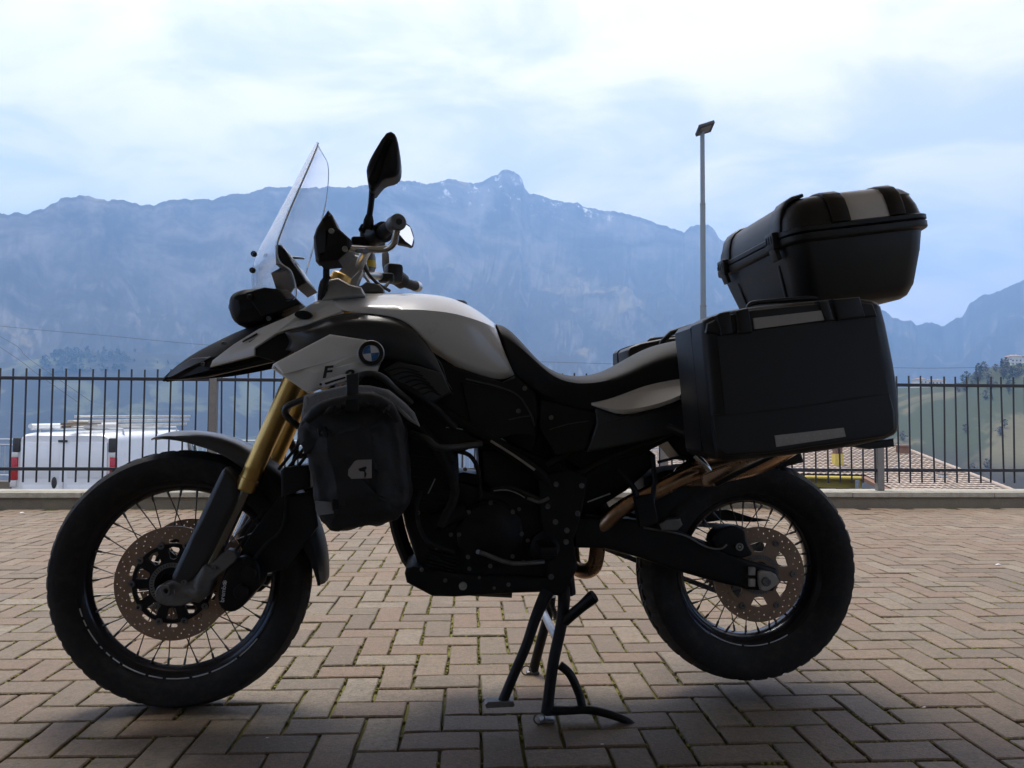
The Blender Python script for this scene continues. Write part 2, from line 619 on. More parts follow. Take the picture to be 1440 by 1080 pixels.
def terrain(name, azs, rows, fun, mat):
    """Polar land sheet: fun(az, r_index) gives (distance, height)."""
    bm = bmesh.new()
    grid = []
    for a in azs:
        line = []
        for i in range(rows):
            d, z = fun(a, i)
            line.append(bm.verts.new((d * sin(a), d * cos(a), z)))
        grid.append(line)
    for u, v in zip(grid, grid[1:]):
        for i in range(rows - 1):
            bm.faces.new((u[i], v[i], v[i + 1], u[i + 1]))
    bmesh.ops.recalc_face_normals(bm, faces=bm.faces)
    o = build(name, bm, mat, kind='structure', angle=180)
    return o
def lerp_list(x, tab):
    if x <= tab[0][0]: return tab[0][1]
    for (x0, y0), (x1, y1) in zip(tab, tab[1:]):
        if x <= x1:
            t = (x - x0) / (x1 - x0)
            return y0 + (y1 - y0) * t
    return tab[-1][1]
VALLEY = [(26, -1.5), (60, -14), (200, -62), (600, -138), (1300, -152), (2600, -150), (5200, -150)]
ring_d = [26, 34, 46, 60, 90, 130, 200, 320, 500, 800, 1300, 2600, 5200]
terrain('valley_floor', [rad(-180 + 4 * k) for k in range(91)], len(ring_d),
        lambda a, i: (ring_d[i], (lerp_list(ring_d[i], VALLEY) if abs(a) < 1.75 else -1.5 - (ring_d[i] - 26) * 0.028)), m_land)

def pix_of(az, tan_el):
    d = Vector((sin(az), cos(az), tan_el))
    q = CAM_R.to_3x3().transposed() @ d
    return 720 + FPX * q.x / -q.z, 540 - FPX * q.y / -q.z
def skyline(tab):
    """Photo skyline [(px, py)] -> sorted [(azimuth, tan elevation)]."""
    out = []
    for px, py in tab:
        d = ray(px, py)
        out.append((atan2(d.x, d.y), d.z / sqrt(d.x ** 2 + d.y ** 2)))
    return sorted(out)
SKY_MAIN = skyline([(-900, 330), (-500, 290), (-250, 318), (-90, 305), (0, 300), (40, 299), (62, 294), (85, 280), (110, 275.5), (128, 277), (150, 282), (172, 281), (198, 288), (215, 288),
    (235, 282), (262, 280), (300, 280), (325, 273), (340, 274), (365, 266), (395, 262), (420, 264), (470, 263), (500, 262), (532, 262), (555, 255), (575, 253), (590, 257),
    (600, 260), (620, 254), (640, 252), (655, 257), (668, 259), (685, 252), (700, 244), (712, 239), (722, 240), (734, 250), (738, 264), (744, 272), (760, 275), (778, 281), (795, 285), (812, 285),
    (826, 292), (850, 297), (872, 298), (895, 304), (920, 312), (945, 321), (962, 327), (970, 320), (980, 317), (996, 316), (1004, 322), (1010, 333), (1016, 339), (1024, 334), (1040, 345), (1070, 362),
    (1120, 392), (1180, 420), (1232, 432), (1246, 438), (1256, 446), (1267, 450), (1281, 452), (1288, 458), (1298, 454), (1310, 453), (1319, 458), (1328, 459), (1336, 451), (1352, 446), (1358, 437),
    (1361, 428), (1372, 421), (1388, 413), (1404, 411), (1422, 402), (1440, 393), (1480, 372), (1540, 352), (1700, 330), (2000, 345), (2600, 350)])
RIDGE_D = [(-1.3, 2300), (-0.6, 2350), (-0.2, 2750), (0.0, 3150), (0.2, 3350), (0.45, 3500), (0.55, 3900), (0.7, 3700), (1.3, 3000)]
def mount(a, i, rows=118):
    D = lerp_list(a, RIDGE_D)
    te = lerp_list(a, SKY_MAIN)
    te += 0.0022 * noise.fractal(Vector((a * 110, 3.3, 0)), 0.65, 2.0, 6)
    top = CAM_POS.z + te * D
    s = i / (rows - 16)
    d0 = 1150.0
    if s <= 1:
        d = d0 + (D - d0) * s
        f = 0.42 * s + 0.20 * s ** 2 + 0.38 * s ** 5
        z = -150 + (top + 150) * f
        w = (sin(pi * min(s, 1)) ** 0.7)
        x, y = d * sin(a), d * cos(a)
        n1 = noise.fractal(Vector((x / 520, y / 520, 1.7)), 0.9, 2.1, 6)
        # gullies run down the slope: noise stretched along the distance
        wx = 0.5 * noise.fractal(Vector((a * 5, s * 2.5, 9.4)), 0.9, 2.0, 3)
        n2 = noise.ridged_multi_fractal(Vector((a * 8 + wx, s * 1.5 + wx, 5.1)), 0.95, 2.1, 6, 1.0, 2.0) - 1.2
        n3 = noise.fractal(Vector((a * 45, s * 16, 8.8)), 0.7, 2.0, 5)
        z += w * (60 * n1 + 85 * n2 * (0.35 + s) + 16 * n3)
        z = min(z, CAM_POS.z + (te - 0.004 * (1 - s) ** 0.5) * d)
    else:
        e = (i - (rows - 16)) / 15
        d = D + 700 * e
        z = top - 500 * e ** 1.2
    return d, z
m_mnt = bpy.data.materials.new('mountain_rock_and_wood')
m_mnt.use_nodes = True
nt = m_mnt.node_tree
b = nt.nodes['Principled BSDF']
geo = nt.nodes.new('ShaderNodeNewGeometry')
pos = geo.outputs['Position']
sx = nt.nodes.new('ShaderNodeSeparateXYZ')
nt.links.new(geo.outputs['Normal'], sx.inputs[0])
sp = nt.nodes.new('ShaderNodeSeparateXYZ')
nt.links.new(pos, sp.inputs[0])
mp = nt.nodes.new('ShaderNodeMapping')
mp.inputs['Scale'].default_value = (1, 1, 0.85)
nt.links.new(pos, mp.inputs[0])
na = new_noise(nt, pos, 0.0032, 9, 0.68, 0.7)
nb = new_noise(nt, mp.outputs[0], 0.021, 9, 0.72)
wood = new_mix(nt, nb, (0.030, 0.032, 0.030), (0.095, 0.078, 0.058))
rock = new_mix(nt, nb, (0.08, 0.075, 0.07), (0.36, 0.31, 0.26))
steep = new_range(nt, sx.outputs['Z'], 0.80, 0.56)
fr = new_math(nt, 'MULTIPLY', new_range(nt, na, 0.38, 0.62), steep)
col = new_mix(nt, fr, wood, rock)
grass = new_math(nt, 'MULTIPLY', new_range(nt, na, 0.56, 0.66), new_range(nt, sx.outputs['Z'], 0.62, 0.86))
col = new_mix(nt, grass, col, (0.20, 0.165, 0.105))
snow = new_math(nt, 'MULTIPLY', new_range(nt, nb, 0.58, 0.64), new_range(nt, sp.outputs['Z'], 800, 930))
col = new_mix(nt, snow, col, (0.8, 0.82, 0.85))
nt.links.new(col, b.inputs['Base Color'])
b.inputs['Roughness'].default_value = 0.95
b.inputs['Specular IOR Level'].default_value = 0.05
AZ = [rad(-72 + 0.11 * k) for k in range(int(144 / 0.11))]
AZ = [a for k, a in enumerate(AZ) if abs(a) < rad(40) or k % 6 == 0]
terrain('mountains', AZ, 118, mount, m_mnt)

# --- hazy knoll with fields on the left, near hill with houses on the right
KNOLL = skyline([(-400, 600), (-200, 540), (-60, 512), (20, 509), (60, 504), (110, 497), (170, 494), (240, 498), (300, 506), (360, 522), (430, 545), (520, 580)])
def knoll(a, i, rows=26):
    te = lerp_list(a, KNOLL)
    D = 1750
    top = CAM_POS.z + te * D
    s = i / 17
    if s <= 1:
        d = 1150 + (D - 1150) * s
        z = -150 + (top + 150) * (0.65 * s + 0.35 * s ** 2)
        z += sin(pi * s) * 9 * noise.fractal(Vector((a * 22, s * 3, 2.2)), 0.9, 2.0, 4)
    else:
        e = (i - 17) / 8
        d, z = D + 260 * e, top - 120 * e ** 1.3
    return d, z
terrain('field_knoll', [rad(-52 + 0.35 * k) for k in range(110)], 26, knoll, m_land)
HILL = skyline([(830, 640), (900, 600), (1000, 575), (1100, 556), (1200, 549), (1250, 546), (1300, 545), (1340, 543), (1356, 536), (1370, 524), (1390, 518), (1420, 514), (1440, 511), (1500, 496), (1620, 470), (1800, 440), (2200, 430), (3200, 470), (6000, 620)])
HILL_D = 650.0
def hill_point(px, t):
    """A point on the near hill: photo column px, t from the foot (0) to the crest (1)."""
    a = atan2(*ray(px, 545).xy)
    d, z = hill(a, t * 22)
    return Vector((d * sin(a), d * cos(a), z))
def hill(a, i, rows=30):
    te = lerp_list(a, HILL)
    top = CAM_POS.z + te * HILL_D
    s = i / 22
    if s <= 1:
        d = 240 + (HILL_D - 240) * s
        z = -84 + (top + 84) * (0.75 * s + 0.25 * s ** 2)
        z += sin(pi * s) * 5 * noise.fractal(Vector((a * 30, s * 4, 6.2)), 0.9, 2.0, 4)
    else:
        e = (i - 22) / 7
        d, z = HILL_D + 240 * e, top - 80 * e ** 1.3
    return d, z
m_hill = bpy.data.materials.new('meadow_hill')
m_hill.use_nodes = True
nt = m_hill.node_tree
b = nt.nodes['Principled BSDF']
geo = nt.nodes.new('ShaderNodeNewGeometry')
pos = geo.outputs['Position']
sp = nt.nodes.new('ShaderNodeSeparateXYZ')
nt.links.new(pos, sp.inputs[0])
n1 = new_noise(nt, pos, 0.011, 6, 0.6, 0.8)
n2 = new_noise(nt, pos, 0.25, 6, 0.75)
wood = new_mix(nt, n2, (0.020, 0.021, 0.019), (0.070, 0.060, 0.048))
gra = new_mix(nt, n2, (0.040, 0.052, 0.026), (0.070, 0.076, 0.040))
dry = new_mix(nt, n2, (0.10, 0.092, 0.052), (0.165, 0.145, 0.085))
field = new_mix(nt, new_range(nt, n1, 0.53, 0.60), gra, dry)
hgt = new_math(nt, 'ADD', sp.outputs['Z'], new_math(nt, 'MULTIPLY', n1, 30))
nt.links.new(new_mix(nt, new_range(nt, hgt, -16, 4), wood, field), b.inputs['Base Color'])
b.inputs['Roughness'].default_value = 0.95
b.inputs['Specular IOR Level'].default_value = 0.1
terrain('meadow_hill', [rad(0 + 0.5 * k) for k in range(110)] + [rad(55 + 2.5 * k) for k in range(1, 22)], 30, hill, m_hill)

# --- the haze: one closed box of pale air
m_haze = bpy.data.materials.new('haze_air')
m_haze.use_nodes = True
nt = m_haze.node_tree
nt.nodes.clear()
ho = nt.nodes.new('ShaderNodeOutputMaterial')
hv = nt.nodes.new('ShaderNodeVolumePrincipled')
hv.inputs['Color'].default_value = (0.30, 0.55, 1.0, 1)
hv.inputs['Density'].default_value = 0.00032
hv.inputs['Anisotropy'].default_value = 0.3
nt.links.new(hv.outputs[0], ho.inputs['Volume'])
bm = bmesh.new()
add_box(bm, (0, 0, (1320 - 153.5) / 2), (11600, 11600, 1320 + 153.5))
haze = build('haze', bm, m_haze, smooth=False, kind='stuff')

# --- the porch the camera stands under (behind and above the frame): it shades the near paving
m_plaster = M('porch_plaster', (0.62, 0.56, 0.48), 0.9, var=0.1, scale=2, bump=0.2, bscale=40)
PORCH_EDGE, PORCH_Z = 2.62, 2.55
bm = bmesh.new()
add_box(bm, (0, PORCH_EDGE - 4.2, PORCH_Z + 0.15), (9.6, 8.4, 0.30), bev=0.01)
bmesh.ops.transform(bm, matrix=PAVE_R, verts=bm.verts)
build('porch_ceiling', bm, m_plaster, smooth=False, kind='structure')
bm = bmesh.new()
add_box(bm, (0, -2.6, 1.275), (9.4, 0.25, 2.55))
bmesh.ops.transform(bm, matrix=PAVE_R, verts=bm.verts)
build('porch_wall', bm, m_plaster, smooth=False, kind='structure')


# ================================================================== MOTORCYCLE
BIKE_POS, BIKE_YAW = Vector((-0.111, 2.125, 0.0)), math.atan(0.15 / 1.607)
bike = empty('motorcycle', BIKE_POS, BIKE_YAW)
tag(bike, 'white and black adventure motorcycle with gold fork standing on its centre stand', 'motorcycle')
BIKE_M = Matrix.Translation(BIKE_POS) @ Matrix.Rotation(BIKE_YAW, 4, 'Z')
BIKE_I = BIKE_M.inverted()
B_O = BIKE_I @ CAM_POS
B_R = BIKE_I.to_3x3()
def P(px, py, v=0.0):
    """Bike-frame point (u rearwards, v to the far side, w up) seen at a photo pixel, v metres off the bike's mid-plane."""
    d = B_R @ ray(px, py)
    return B_O + d * ((v - B_O.y) / d.y)
def PP(lst, v=0.0):
    return [P(*(p if len(p) == 3 else (p[0], p[1], v))) for p in lst]
def Pm(px, py, v):
    """Like P for the near side (v < 0); for v > 0 the mirror image of that near point."""
    p = P(px, py, -abs(v))
    return Vector((p.x, v, p.z))
def inset(poly, d):
    """Shift a polygon (list of 3-D points, its u-w outline) inwards by d metres, keeping each v."""
    n = len(poly)
    area = sum(poly[i].x * poly[(i + 1) % n].z - poly[(i + 1) % n].x * poly[i].z for i in range(n))
    s = 1 if area > 0 else -1
    out = []
    for i in range(n):
        a, b, c = poly[i - 1], poly[i], poly[(i + 1) % n]
        e1 = Vector((b.x - a.x, b.z - a.z)); e2 = Vector((c.x - b.x, c.z - b.z))
        if e1.length < 1e-7 or e2.length < 1e-7:
            out.append(b.copy()); continue
        e1.normalize(); e2.normalize()
        n1 = Vector((-e1.y, e1.x)) * s; n2 = Vector((-e2.y, e2.x)) * s
        m = n1 + n2
        k = m.length_squared
        m = n1 if k < 0.2 else m * (2 / k)
        out.append(Vector((b.x + m.x * d, b.y, b.z + m.y * d)))
    return out
def stack(bm, loops, cap0=True, cap1=True):
    rings = [[bm.verts.new(p) for p in lp] for lp in loops]
    n = len(rings[0])
    for a, b in zip(rings, rings[1:]):
        for k in range(n):
            bm.faces.new((a[k], a[(k + 1) % n], b[(k + 1) % n], b[k]))
    fs = []
    if cap0: fs.append(bm.faces.new(rings[0]))
    if cap1: fs.append(bm.faces.new(rings[-1][::-1]))
    bmesh.ops.recalc_face_normals(bm, faces=bm.faces)
    if len(rings[0]) > 4:
        bmesh.ops.triangulate(bm, faces=[f for f in fs if len(f.verts) > 4], ngon_method='EAR_CLIP')
    return bm
def panel_bm(bm, pts, v, thick, edge=0.006, rnd=0, dome=None, both=False):
    if rnd:
        q = [p if len(p) == 3 else (p[0], p[1], v) for p in pts]
        for _ in range(rnd):
            r = []
            for i in range(len(q)):
                a, b = q[i], q[(i + 1) % len(q)]
                r.append(tuple(x * .78 + y * .22 for x, y in zip(a, b)))
                r.append(tuple(x * .22 + y * .78 for x, y in zip(a, b)))
            q = r
        pts = q
    base = [Vector((w.x, w.y - edge, w.z)) for w in PP([(p[0], p[1], (p[2] if len(p) == 3 else v) + edge) for p in pts])]
    sh = lambda lp, dv: [Vector((p.x, p.y + dv, p.z)) for p in lp]
    loops = []
    for ins, dv in (dome or []):
        loops.append(sh(inset(base, edge + ins), -dv))
    for k in range(4):
        a = k / 3 * pi / 2
        loops.append(sh(inset(base, edge * (1 - sin(a))), edge * (1 - cos(a))))
    if both:
        for k in (3, 2, 1, 0):
            a = k / 3 * pi / 2
            loops.append(sh(inset(base, edge * (1 - sin(a))), thick - edge * (1 - cos(a))))
    else:
        loops.append(sh(base, thick))
    return stack(bm, loops)
def panel(name, pts, v, mat, thick=0.02, edge=0.006, rnd=0, dome=None, both=False, parent=None, angle=30, mirror=False):
    bm = panel_bm(bmesh.new(), pts, v, thick, edge, rnd, dome, both)
    if mirror:
        t = bmesh.new()
        me = bpy.data.meshes.new('tmp'); bm.to_mesh(me); t.from_mesh(me); bpy.data.meshes.remove(me)
        for x in t.verts: x.co.y *= -1
        bmesh.ops.reverse_faces(t, faces=t.faces)
        build(name, t, mat, parent or bike, angle)
    o = build(name, bm, mat, parent or bike, angle)
    md = o.modifiers.new('weighted', 'WEIGHTED_NORMAL'); md.keep_sharp = True; md.weight = 80
    return o
def loft(name, stations, mat, sub=2, thick=0.004, crease_row=None, parent=None, angle=60, mirror=True, crease=0.6, cap=False):
    """Skin through stations of (px, py, v) running from the centre line to the near edge; mirrored to the far side."""
    rows = []
    for st in stations:
        near = [P(*p) for p in st]
        if mirror:
            far = [Vector((p.x, -p.y, p.z)) for p in near[::-1]]
            if abs(near[0].y) < 1e-6: far = far[:-1]
            rows.append(far + near)
        else:
            rows.append(near)
    bm = bmesh.new()
    vs = [[bm.verts.new(p) for p in r] for r in rows]
    n = len(rows[0])
    for a, b in zip(vs, vs[1:]):
        for k in range(n - 1):
            bm.faces.new((a[k], a[k + 1], b[k + 1], b[k]))
    if cap:
        bm.faces.new(vs[0]); bm.faces.new(vs[-1][::-1])
    bmesh.ops.recalc_face_normals(bm, faces=bm.faces)
    if crease_row is not None:
        lay = bm.edges.layers.float.get('crease_edge') or bm.edges.layers.float.new('crease_edge')
        m = len(stations[0])
        for cr in (crease_row if isinstance(crease_row, (list, tuple)) else [crease_row]):
            ks = [n - m + cr, m - 1 - cr] if mirror else [cr]
            for a, b in zip(vs, vs[1:]):
                for k in ks:
                    e = bm.edges.get((a[k], b[k]))
                    if e: e[lay] = crease
    o = build(name, bm, mat, parent or bike, angle)
    if sub:
        md = o.modifiers.new('subsurf', 'SUBSURF'); md.levels = md.render_levels = sub; md.boundary_smooth = 'PRESERVE_CORNERS'
    if thick:
        md = o.modifiers.new('solid', 'SOLIDIFY'); md.thickness = thick; md.offset = 0
    return o
def bolt_bm(bm, p, r=0.007, h=0.004, n=12):
    """Hex-socket bolt head facing the camera side."""
    add_lathe(bm, [(r * .45, -h * .3), (r * .5, -h), (r * .9, -h), (r, -h * .6), (r, h)], n, 'Y', p)
    add_lathe(bm, [(1e-4, -h * .3), (r * .46, -h * .3)], 6, 'Y', p)
    return bm
def bolts(name, pts, mat, r=0.007, parent=None):
    for q in pts:
        build(name, bolt_bm(bmesh.new(), P(*q), r), mat, parent or bike)

# ================================================================== SURROUNDINGS
m_iron = M('fence_dark_iron', (0.022, 0.024, 0.030), 0.5, 0.3, var=0.3, scale=10, dirt=(0.10, 0.06, 0.04), dirt_amt=0.25)
m_post = M('galvanised_post', (0.21, 0.20, 0.185), 0.6, 0.4, var=0.2, scale=6, dirt=(0.13, 0.10, 0.08), dirt_amt=0.4)
# --- railing on the kerb: posts, two rails and every picket
FY = KERB_Y + 0.135
fence = empty('fence', pave(0, FY, 0.137), FENCE_YAW)
tag(fence, 'dark iron picket fence on the low kerb wall behind the motorcycle', 'fence')
KZ = 0.137
SPACE, BAY = 0.1085, 1.955
def bar(name, s, c, par, mat=m_iron, bev=0.002):
    bm = bmesh.new()
    add_box(bm, c, s, None, bev, 1)
    return build(name, bm, mat, par, smooth=False)
HALF = 6.2
for z, h in ((1.083 - KZ, .028), (0.318 - KZ, .028)):
    bar('rail', (HALF * 2, .034, h), (0, 0, z), fence)
post_x0 = -2.555 + 0.345
pm = None
for k in range(-2, 5):
    x = post_x0 + k * BAY
    if abs(x) > HALF + .1: continue
    if pm is None:
        o = bar('post', (.060, .060, 1.083 + .014 - KZ), (0, 0, 0), fence, m_post, .004)
        pm = o.data
    else:
        o = bpy.data.objects.new('post', pm); COL.objects.link(o); o.parent = fence
    o.location = (x, .004, (1.083 + .014 - KZ) / 2)
bm = bmesh.new()
add_lathe(bm, [(1e-4, .475), (.006, .475), (.0075, .472), (.0075, -.485), (1e-4, -.485)], 10, 'Z')
pk = mesh_from(bm, 'picket'); pk.materials.append(m_iron)
rp = random.Random(11)
n0 = -int(HALF / SPACE)
for k in range(n0, -n0 + 1):
    o = bpy.data.objects.new('picket', pk); COL.objects.link(o); o.parent = fence
    o.location = (k * SPACE + .031, .0, .690 - KZ + rp.gauss(0, .002))
    o.rotation_euler = (rp.gauss(0, .005), rp.gauss(0, .006), 0)

# --- pale railing along the far side of the lower road
m_rail2 = M('pale_galvanised_rail', (0.42, 0.45, 0.48), 0.5, 0.3, var=0.1)
g = empty('roadside_railing', (-9, 19.5, -1.15))
tag(g, 'pale galvanised railing along the lower road behind the white van', 'railing')
bm = bmesh.new(); add_box(bm, (0, 0, -.12), (26, .3, .5)); build('railing_kerb', bm, m_kerb, g, smooth=False)
for z in (1.22, 1.08, .28):
    build('rail', tube([(-13, 0, z), (13, 0, z)], .022, 8), m_rail2, g)
bm = bmesh.new(); add_lathe(bm, [(1e-4, 1.22), (.03, 1.22), (.03, .1), (1e-4, .1)], 8, 'Z'); pmesh = mesh_from(bm, 'post'); pmesh.materials.append(m_rail2)
bm = bmesh.new(); add_lathe(bm, [(1e-4, 1.08), (.009, 1.08), (.009, .28), (1e-4, .28)], 6, 'Z'); bmesh_ = mesh_from(bm, 'baluster'); bmesh_.materials.append(m_rail2)
for k in range(14):
    o = bpy.data.objects.new('post', pmesh); COL.objects.link(o); o.parent = g; o.location = (-13 + 2 * k, 0, 0)
for k in range(200):
    o = bpy.data.objects.new('baluster', bmesh_); COL.objects.link(o); o.parent = g; o.location = (-12.9 + .13 * k, 0, 0)

# --- white panel van parked on the lower road
m_van = M('van_white_paint', (0.74, 0.76, 0.78), 0.3, var=0.04, scale=1.5, coat=0.5, dirt=(0.45, 0.44, 0.42), dirt_amt=0.15)
m_vblk = M('van_black_trim', (0.03, 0.03, 0.033), 0.5, var=0.2)
m_vred = M('tail_lamp_red', (0.42, 0.015, 0.02), 0.18, var=0.1, coat=0.5)
m_vclr = M('tail_lamp_clear', (0.62, 0.60, 0.58), 0.18, var=0.1, coat=0.5)
m_vgls = M('dark_window_glass', (0.02, 0.024, 0.028), 0.06, var=0.1)
VW, VL, VH = 1.94, 5.1, 1.985
vc = at_depth(91, 640, 14.0)
van = empty('parked_van', (vc.x, 14.0, LOW_Z), rad(1.5))
tag(van, 'white panel van with a loaded roof rack seen from behind through the fence', 'van')
# van frame: x to its right, y forwards (away from us), z up
def vsec(y, hw_b, hw_t, zb, zt, r=.16, n=5):
    """Rounded cross-section of the body at y."""
    pts = [(-hw_b, zb), (hw_b, zb), (hw_b + .015, zb + .45), (hw_b, zb + .75)]
    for k in range(n + 1):
        t = pi / 2 * k / n
        pts.append((hw_t - r + r * cos(t), zt - r + r * sin(t)))
    for k in range(n + 1):
        t = pi / 2 + pi / 2 * k / n
        pts.append((-hw_t + r + r * cos(t), zt - r + r * sin(t)))
    pts += [(-hw_b, zb + .75), (-hw_b - .015, zb + .45)]
    return [Vector((x, y, z)) for x, z in pts]
bm = bmesh.new()
secs = [vsec(.035, .93, .80, .34, 1.90, .12), vsec(.0, .955, .83, .36, 1.93), vsec(.06, .97, .86, .32, 1.965), vsec(.3, .975, .87, .30, VH), vsec(3.2, .975, .87, .30, VH), vsec(3.6, .97, .84, .30, 1.93), vsec(4.25, .96, .74, .30, 1.42), vsec(4.95, .92, .70, .32, 1.05), vsec(5.1, .82, .66, .4, .85)]
stack(bm, secs[1:]) if False else None
rings = [[bm.verts.new(p) for p in s_] for s_ in secs[1:]]
for a, b2_ in zip(rings, rings[1:]):
    for k in range(len(a)):
        bm.faces.new((a[k], a[(k + 1) % len(a)], b2_[(k + 1) % len(a)], b2_[k]))
bm.faces.new(rings[0]); bm.faces.new(rings[-1][::-1])
bmesh.ops.recalc_face_normals(bm, faces=bm.faces)
body = build('body', bm, m_van, van, 40)
for s in (-1, 1):
    bm = bmesh.new()
    add_box(bm, (s * .405, -.012, 1.09), (.795, .03, 1.44), None, .02)
    d = build('rear_door', bm, m_van, van, 40)
    bm = bmesh.new(); add_box(bm, (s * .405, -.030, 1.42), (.66, .012, .56), None, .012); build('door_pressing', bm, m_van, d, 40)
    bm = bmesh.new(); add_box(bm, (s * .405, -.030, .78), (.66, .012, .46), None, .012); build('door_pressing', bm, m_van, d, 40)
    if s < 0:
        bm = bmesh.new(); add_lathe(bm, disc_prof(.052, -.014, .01, .006), 20, 'Y', (0, 0, 0))
        for v_ in bm.verts: v_.co = Vector((v_.co.x * .9 - .16, v_.co.y - .036, v_.co.z * 2.1 + 1.05))
        build('door_handle', bm, m_vblk, d)
        bm = bmesh.new(); add_box(bm, (-.02, -.04, 1.83), (.17, .02, .045), None, .006); build('brake_lamp', bm, m_vblk, d)
    # corner lamp cluster
    bm = bmesh.new(); add_box(bm, (s * .888, -.004, 1.755), (.13, .07, .27), None, .02); build('lamp_cap', bm, m_vblk, van)
    bm = bmesh.new(); add_box(bm, (s * .905, -.006, 1.572), (.115, .07, .09), None, .008); t1 = build('tail_lamp', bm, m_vclr, van)
    bm = bmesh.new(); add_box(bm, (s * .915, -.006, 1.31), (.115, .07, .425), None, .008); t1 = build('tail_lamp', bm, m_vred, van)
    bm = bmesh.new(); add_box(bm, (s * .922, -.006, 1.03), (.115, .07, .12), None, .008); build('tail_lamp', bm, m_vclr, van)
bm = bmesh.new(); add_box(bm, (0, -.06, .40), (1.93, .16, .26), None, .04); build('bumper', bm, m_vblk, van)
bm = bmesh.new(); add_box(bm, (.979, 1.5, .95), (.012, 2.6, .06), None, .004); build('side_rail', bm, m_vblk, van)
for y in (1.1, 4.1):
    for s in (-1, 1):
        w_ = build('wheel', lathe(disc_prof(.32, -.11, .11, .03), 28, 'X', (s * .87, y, .32)), m_vblk, van)
        build('rim', lathe(disc_prof(.2, -.004, .004, .002), 20, 'X', (s * .985, y, .32)), m_post, w_)
for s in (-1, 1):
    bm = bmesh.new()
    q = [(s * .915, 3.45, 1.10), (s * .93, 4.25, 1.06), (s * .80, 4.0, 1.52), (s * .815, 3.5, 1.72)]
    bm.faces.new([bm.verts.new(p) for p in q]); o = build('side_window', bm, m_vgls, van)
    md = o.modifiers.new('solid', 'SOLIDIFY'); md.thickness = .12; md.offset = 0
for y in (.55, 2.0, 3.0):
    build('rack_bar', tube([(-.82, y, VH - .06), (-.80, y, VH + .06), (.80, y, VH + .06), (.82, y, VH - .06)], .022, 8), m_rail2, van)
build('rack_rail', tube([(-.80, .25, VH + .06), (-.80, 3.2, VH + .06)], .02, 8), m_rail2, van)
m_lad = M('ladder_aluminium', (0.60, 0.59, 0.56), 0.5, 0.35, var=0.15, scale=5, dirt=(0.20, 0.17, 0.13), dirt_amt=0.4)
m_wood = M('old_timber', (0.23, 0.17, 0.11), 0.8, var=0.2)
def ladder(x, y, z, ln, w, label, tilt=0.0):
    e = empty('ladder', van.matrix_world @ Vector((0, 0, 0)), 0)
    e.location = Vector((vc.x, 14.0, LOW_Z)) + Vector((x, y, z)); e.rotation_euler = (0, 0, rad(1.5) + tilt)
    tag(e, label, 'ladder', 'ladders lying on the van roof')
    for s in (-1, 1):
        bm = bmesh.new(); add_box(bm, (s * w / 2, ln / 2, 0), (.026, ln, .052), None, .004, 1); build('side_rail', bm, m_lad, e, smooth=False)
    n = int(ln / .28)
    for k in range(n):
        build('rung', tube([(-w / 2 + .012, .15 + k * .28, 0), (w / 2 - .012, .15 + k * .28, 0)], .016, 8), m_lad, e)
ladder(.28, -.25, VH + .115, 4.6, .42, 'aluminium ladder at the bottom of the stack on the van roof')
ladder(.30, -.10, VH + .215, 4.7, .38, 'aluminium ladder in the middle of the stack on the van roof', .01)
ladder(.26, .15, VH + .305, 4.3, .36, 'topmost aluminium ladder on the van roof', -.02)
pk_ = empty('timber_bundle', Vector((vc.x + .10, 13.72, LOW_Z + VH + .12)), rad(1.5))
tag(pk_, 'short brown timber lengths bundled at the rear end of the roof rack', 'timber')
for i, (x, z) in enumerate(((0, 0), (.055, 0), (.02, .05), (.075, .055))):
    bm = bmesh.new(); add_box(bm, (x, .55, z), (.045, 1.0 + .1 * i, .045), None, .003, 1); build('timber_length', bm, m_wood, pk_, smooth=False)
t = build('roof_pipe', tube([(0, 0, 0), (.0, 3.0, 0)], .045, 12), m_van)
t.location = (vc.x - .60, 13.9, LOW_Z + VH + .125)
tag(t, 'white plastic pipe lying on the left side of the van roof', 'pipe')

# --- street lamp beyond the fence
lp = at_depth(989, 440, 20.0)
lamp = empty('street_lamp', (lp.x, 20.0, LOW_Z))
tag(lamp, 'tall grey street lamp with a flat square head behind the top case', 'street lamp')
m_pole = M('lamp_pole_grey', (0.17, 0.19, 0.20), 0.5, 0.4, var=0.12, scale=3)
zt = at_depth(990, 186, 20.0).z - LOW_Z
bm = bmesh.new()
prof = [(1e-4, 0), (.14, 0), (.14, .03), (.085, .05), (.085, zt * .52), (.08, zt * .525), (.074, zt * .53), (.072, zt * .80), (.064, zt * .805), (.060, zt), (1e-4, zt)]
add_lathe(bm, prof, 16, 'Z')
build('pole', bm, m_pole, lamp)
for f in (.527, .803):
    build('joint_collar', lathe([(.088 if f < .6 else .076, zt * f - .02), (.091 if f < .6 else .079, zt * f), (.088 if f < .6 else .076, zt * f + .02)], 16, 'Z'), m_post, lamp)
bm = bmesh.new()
add_box(bm, (.06, -.04, zt + .09), (.44, .52, .085), Matrix.Rotation(rad(-18), 3, 'Y') @ Matrix.Rotation(rad(-8), 3, 'X'), .015)
hd = build('lamp_head', bm, m_vblk, lamp)
bm = bmesh.new()
add_box(bm, (.06, -.055, zt + .053), (.30, .34, .012), Matrix.Rotation(rad(-18), 3, 'Y') @ Matrix.Rotation(rad(-8), 3, 'X'), .003)
build('lamp_panel', bm, m_post, hd)
build('lamp_bracket', tube([(0, 0, zt - .05), (.0, 0, zt + .05), (.03, -.01, zt + .09)], .04, 10), m_pole, lamp)

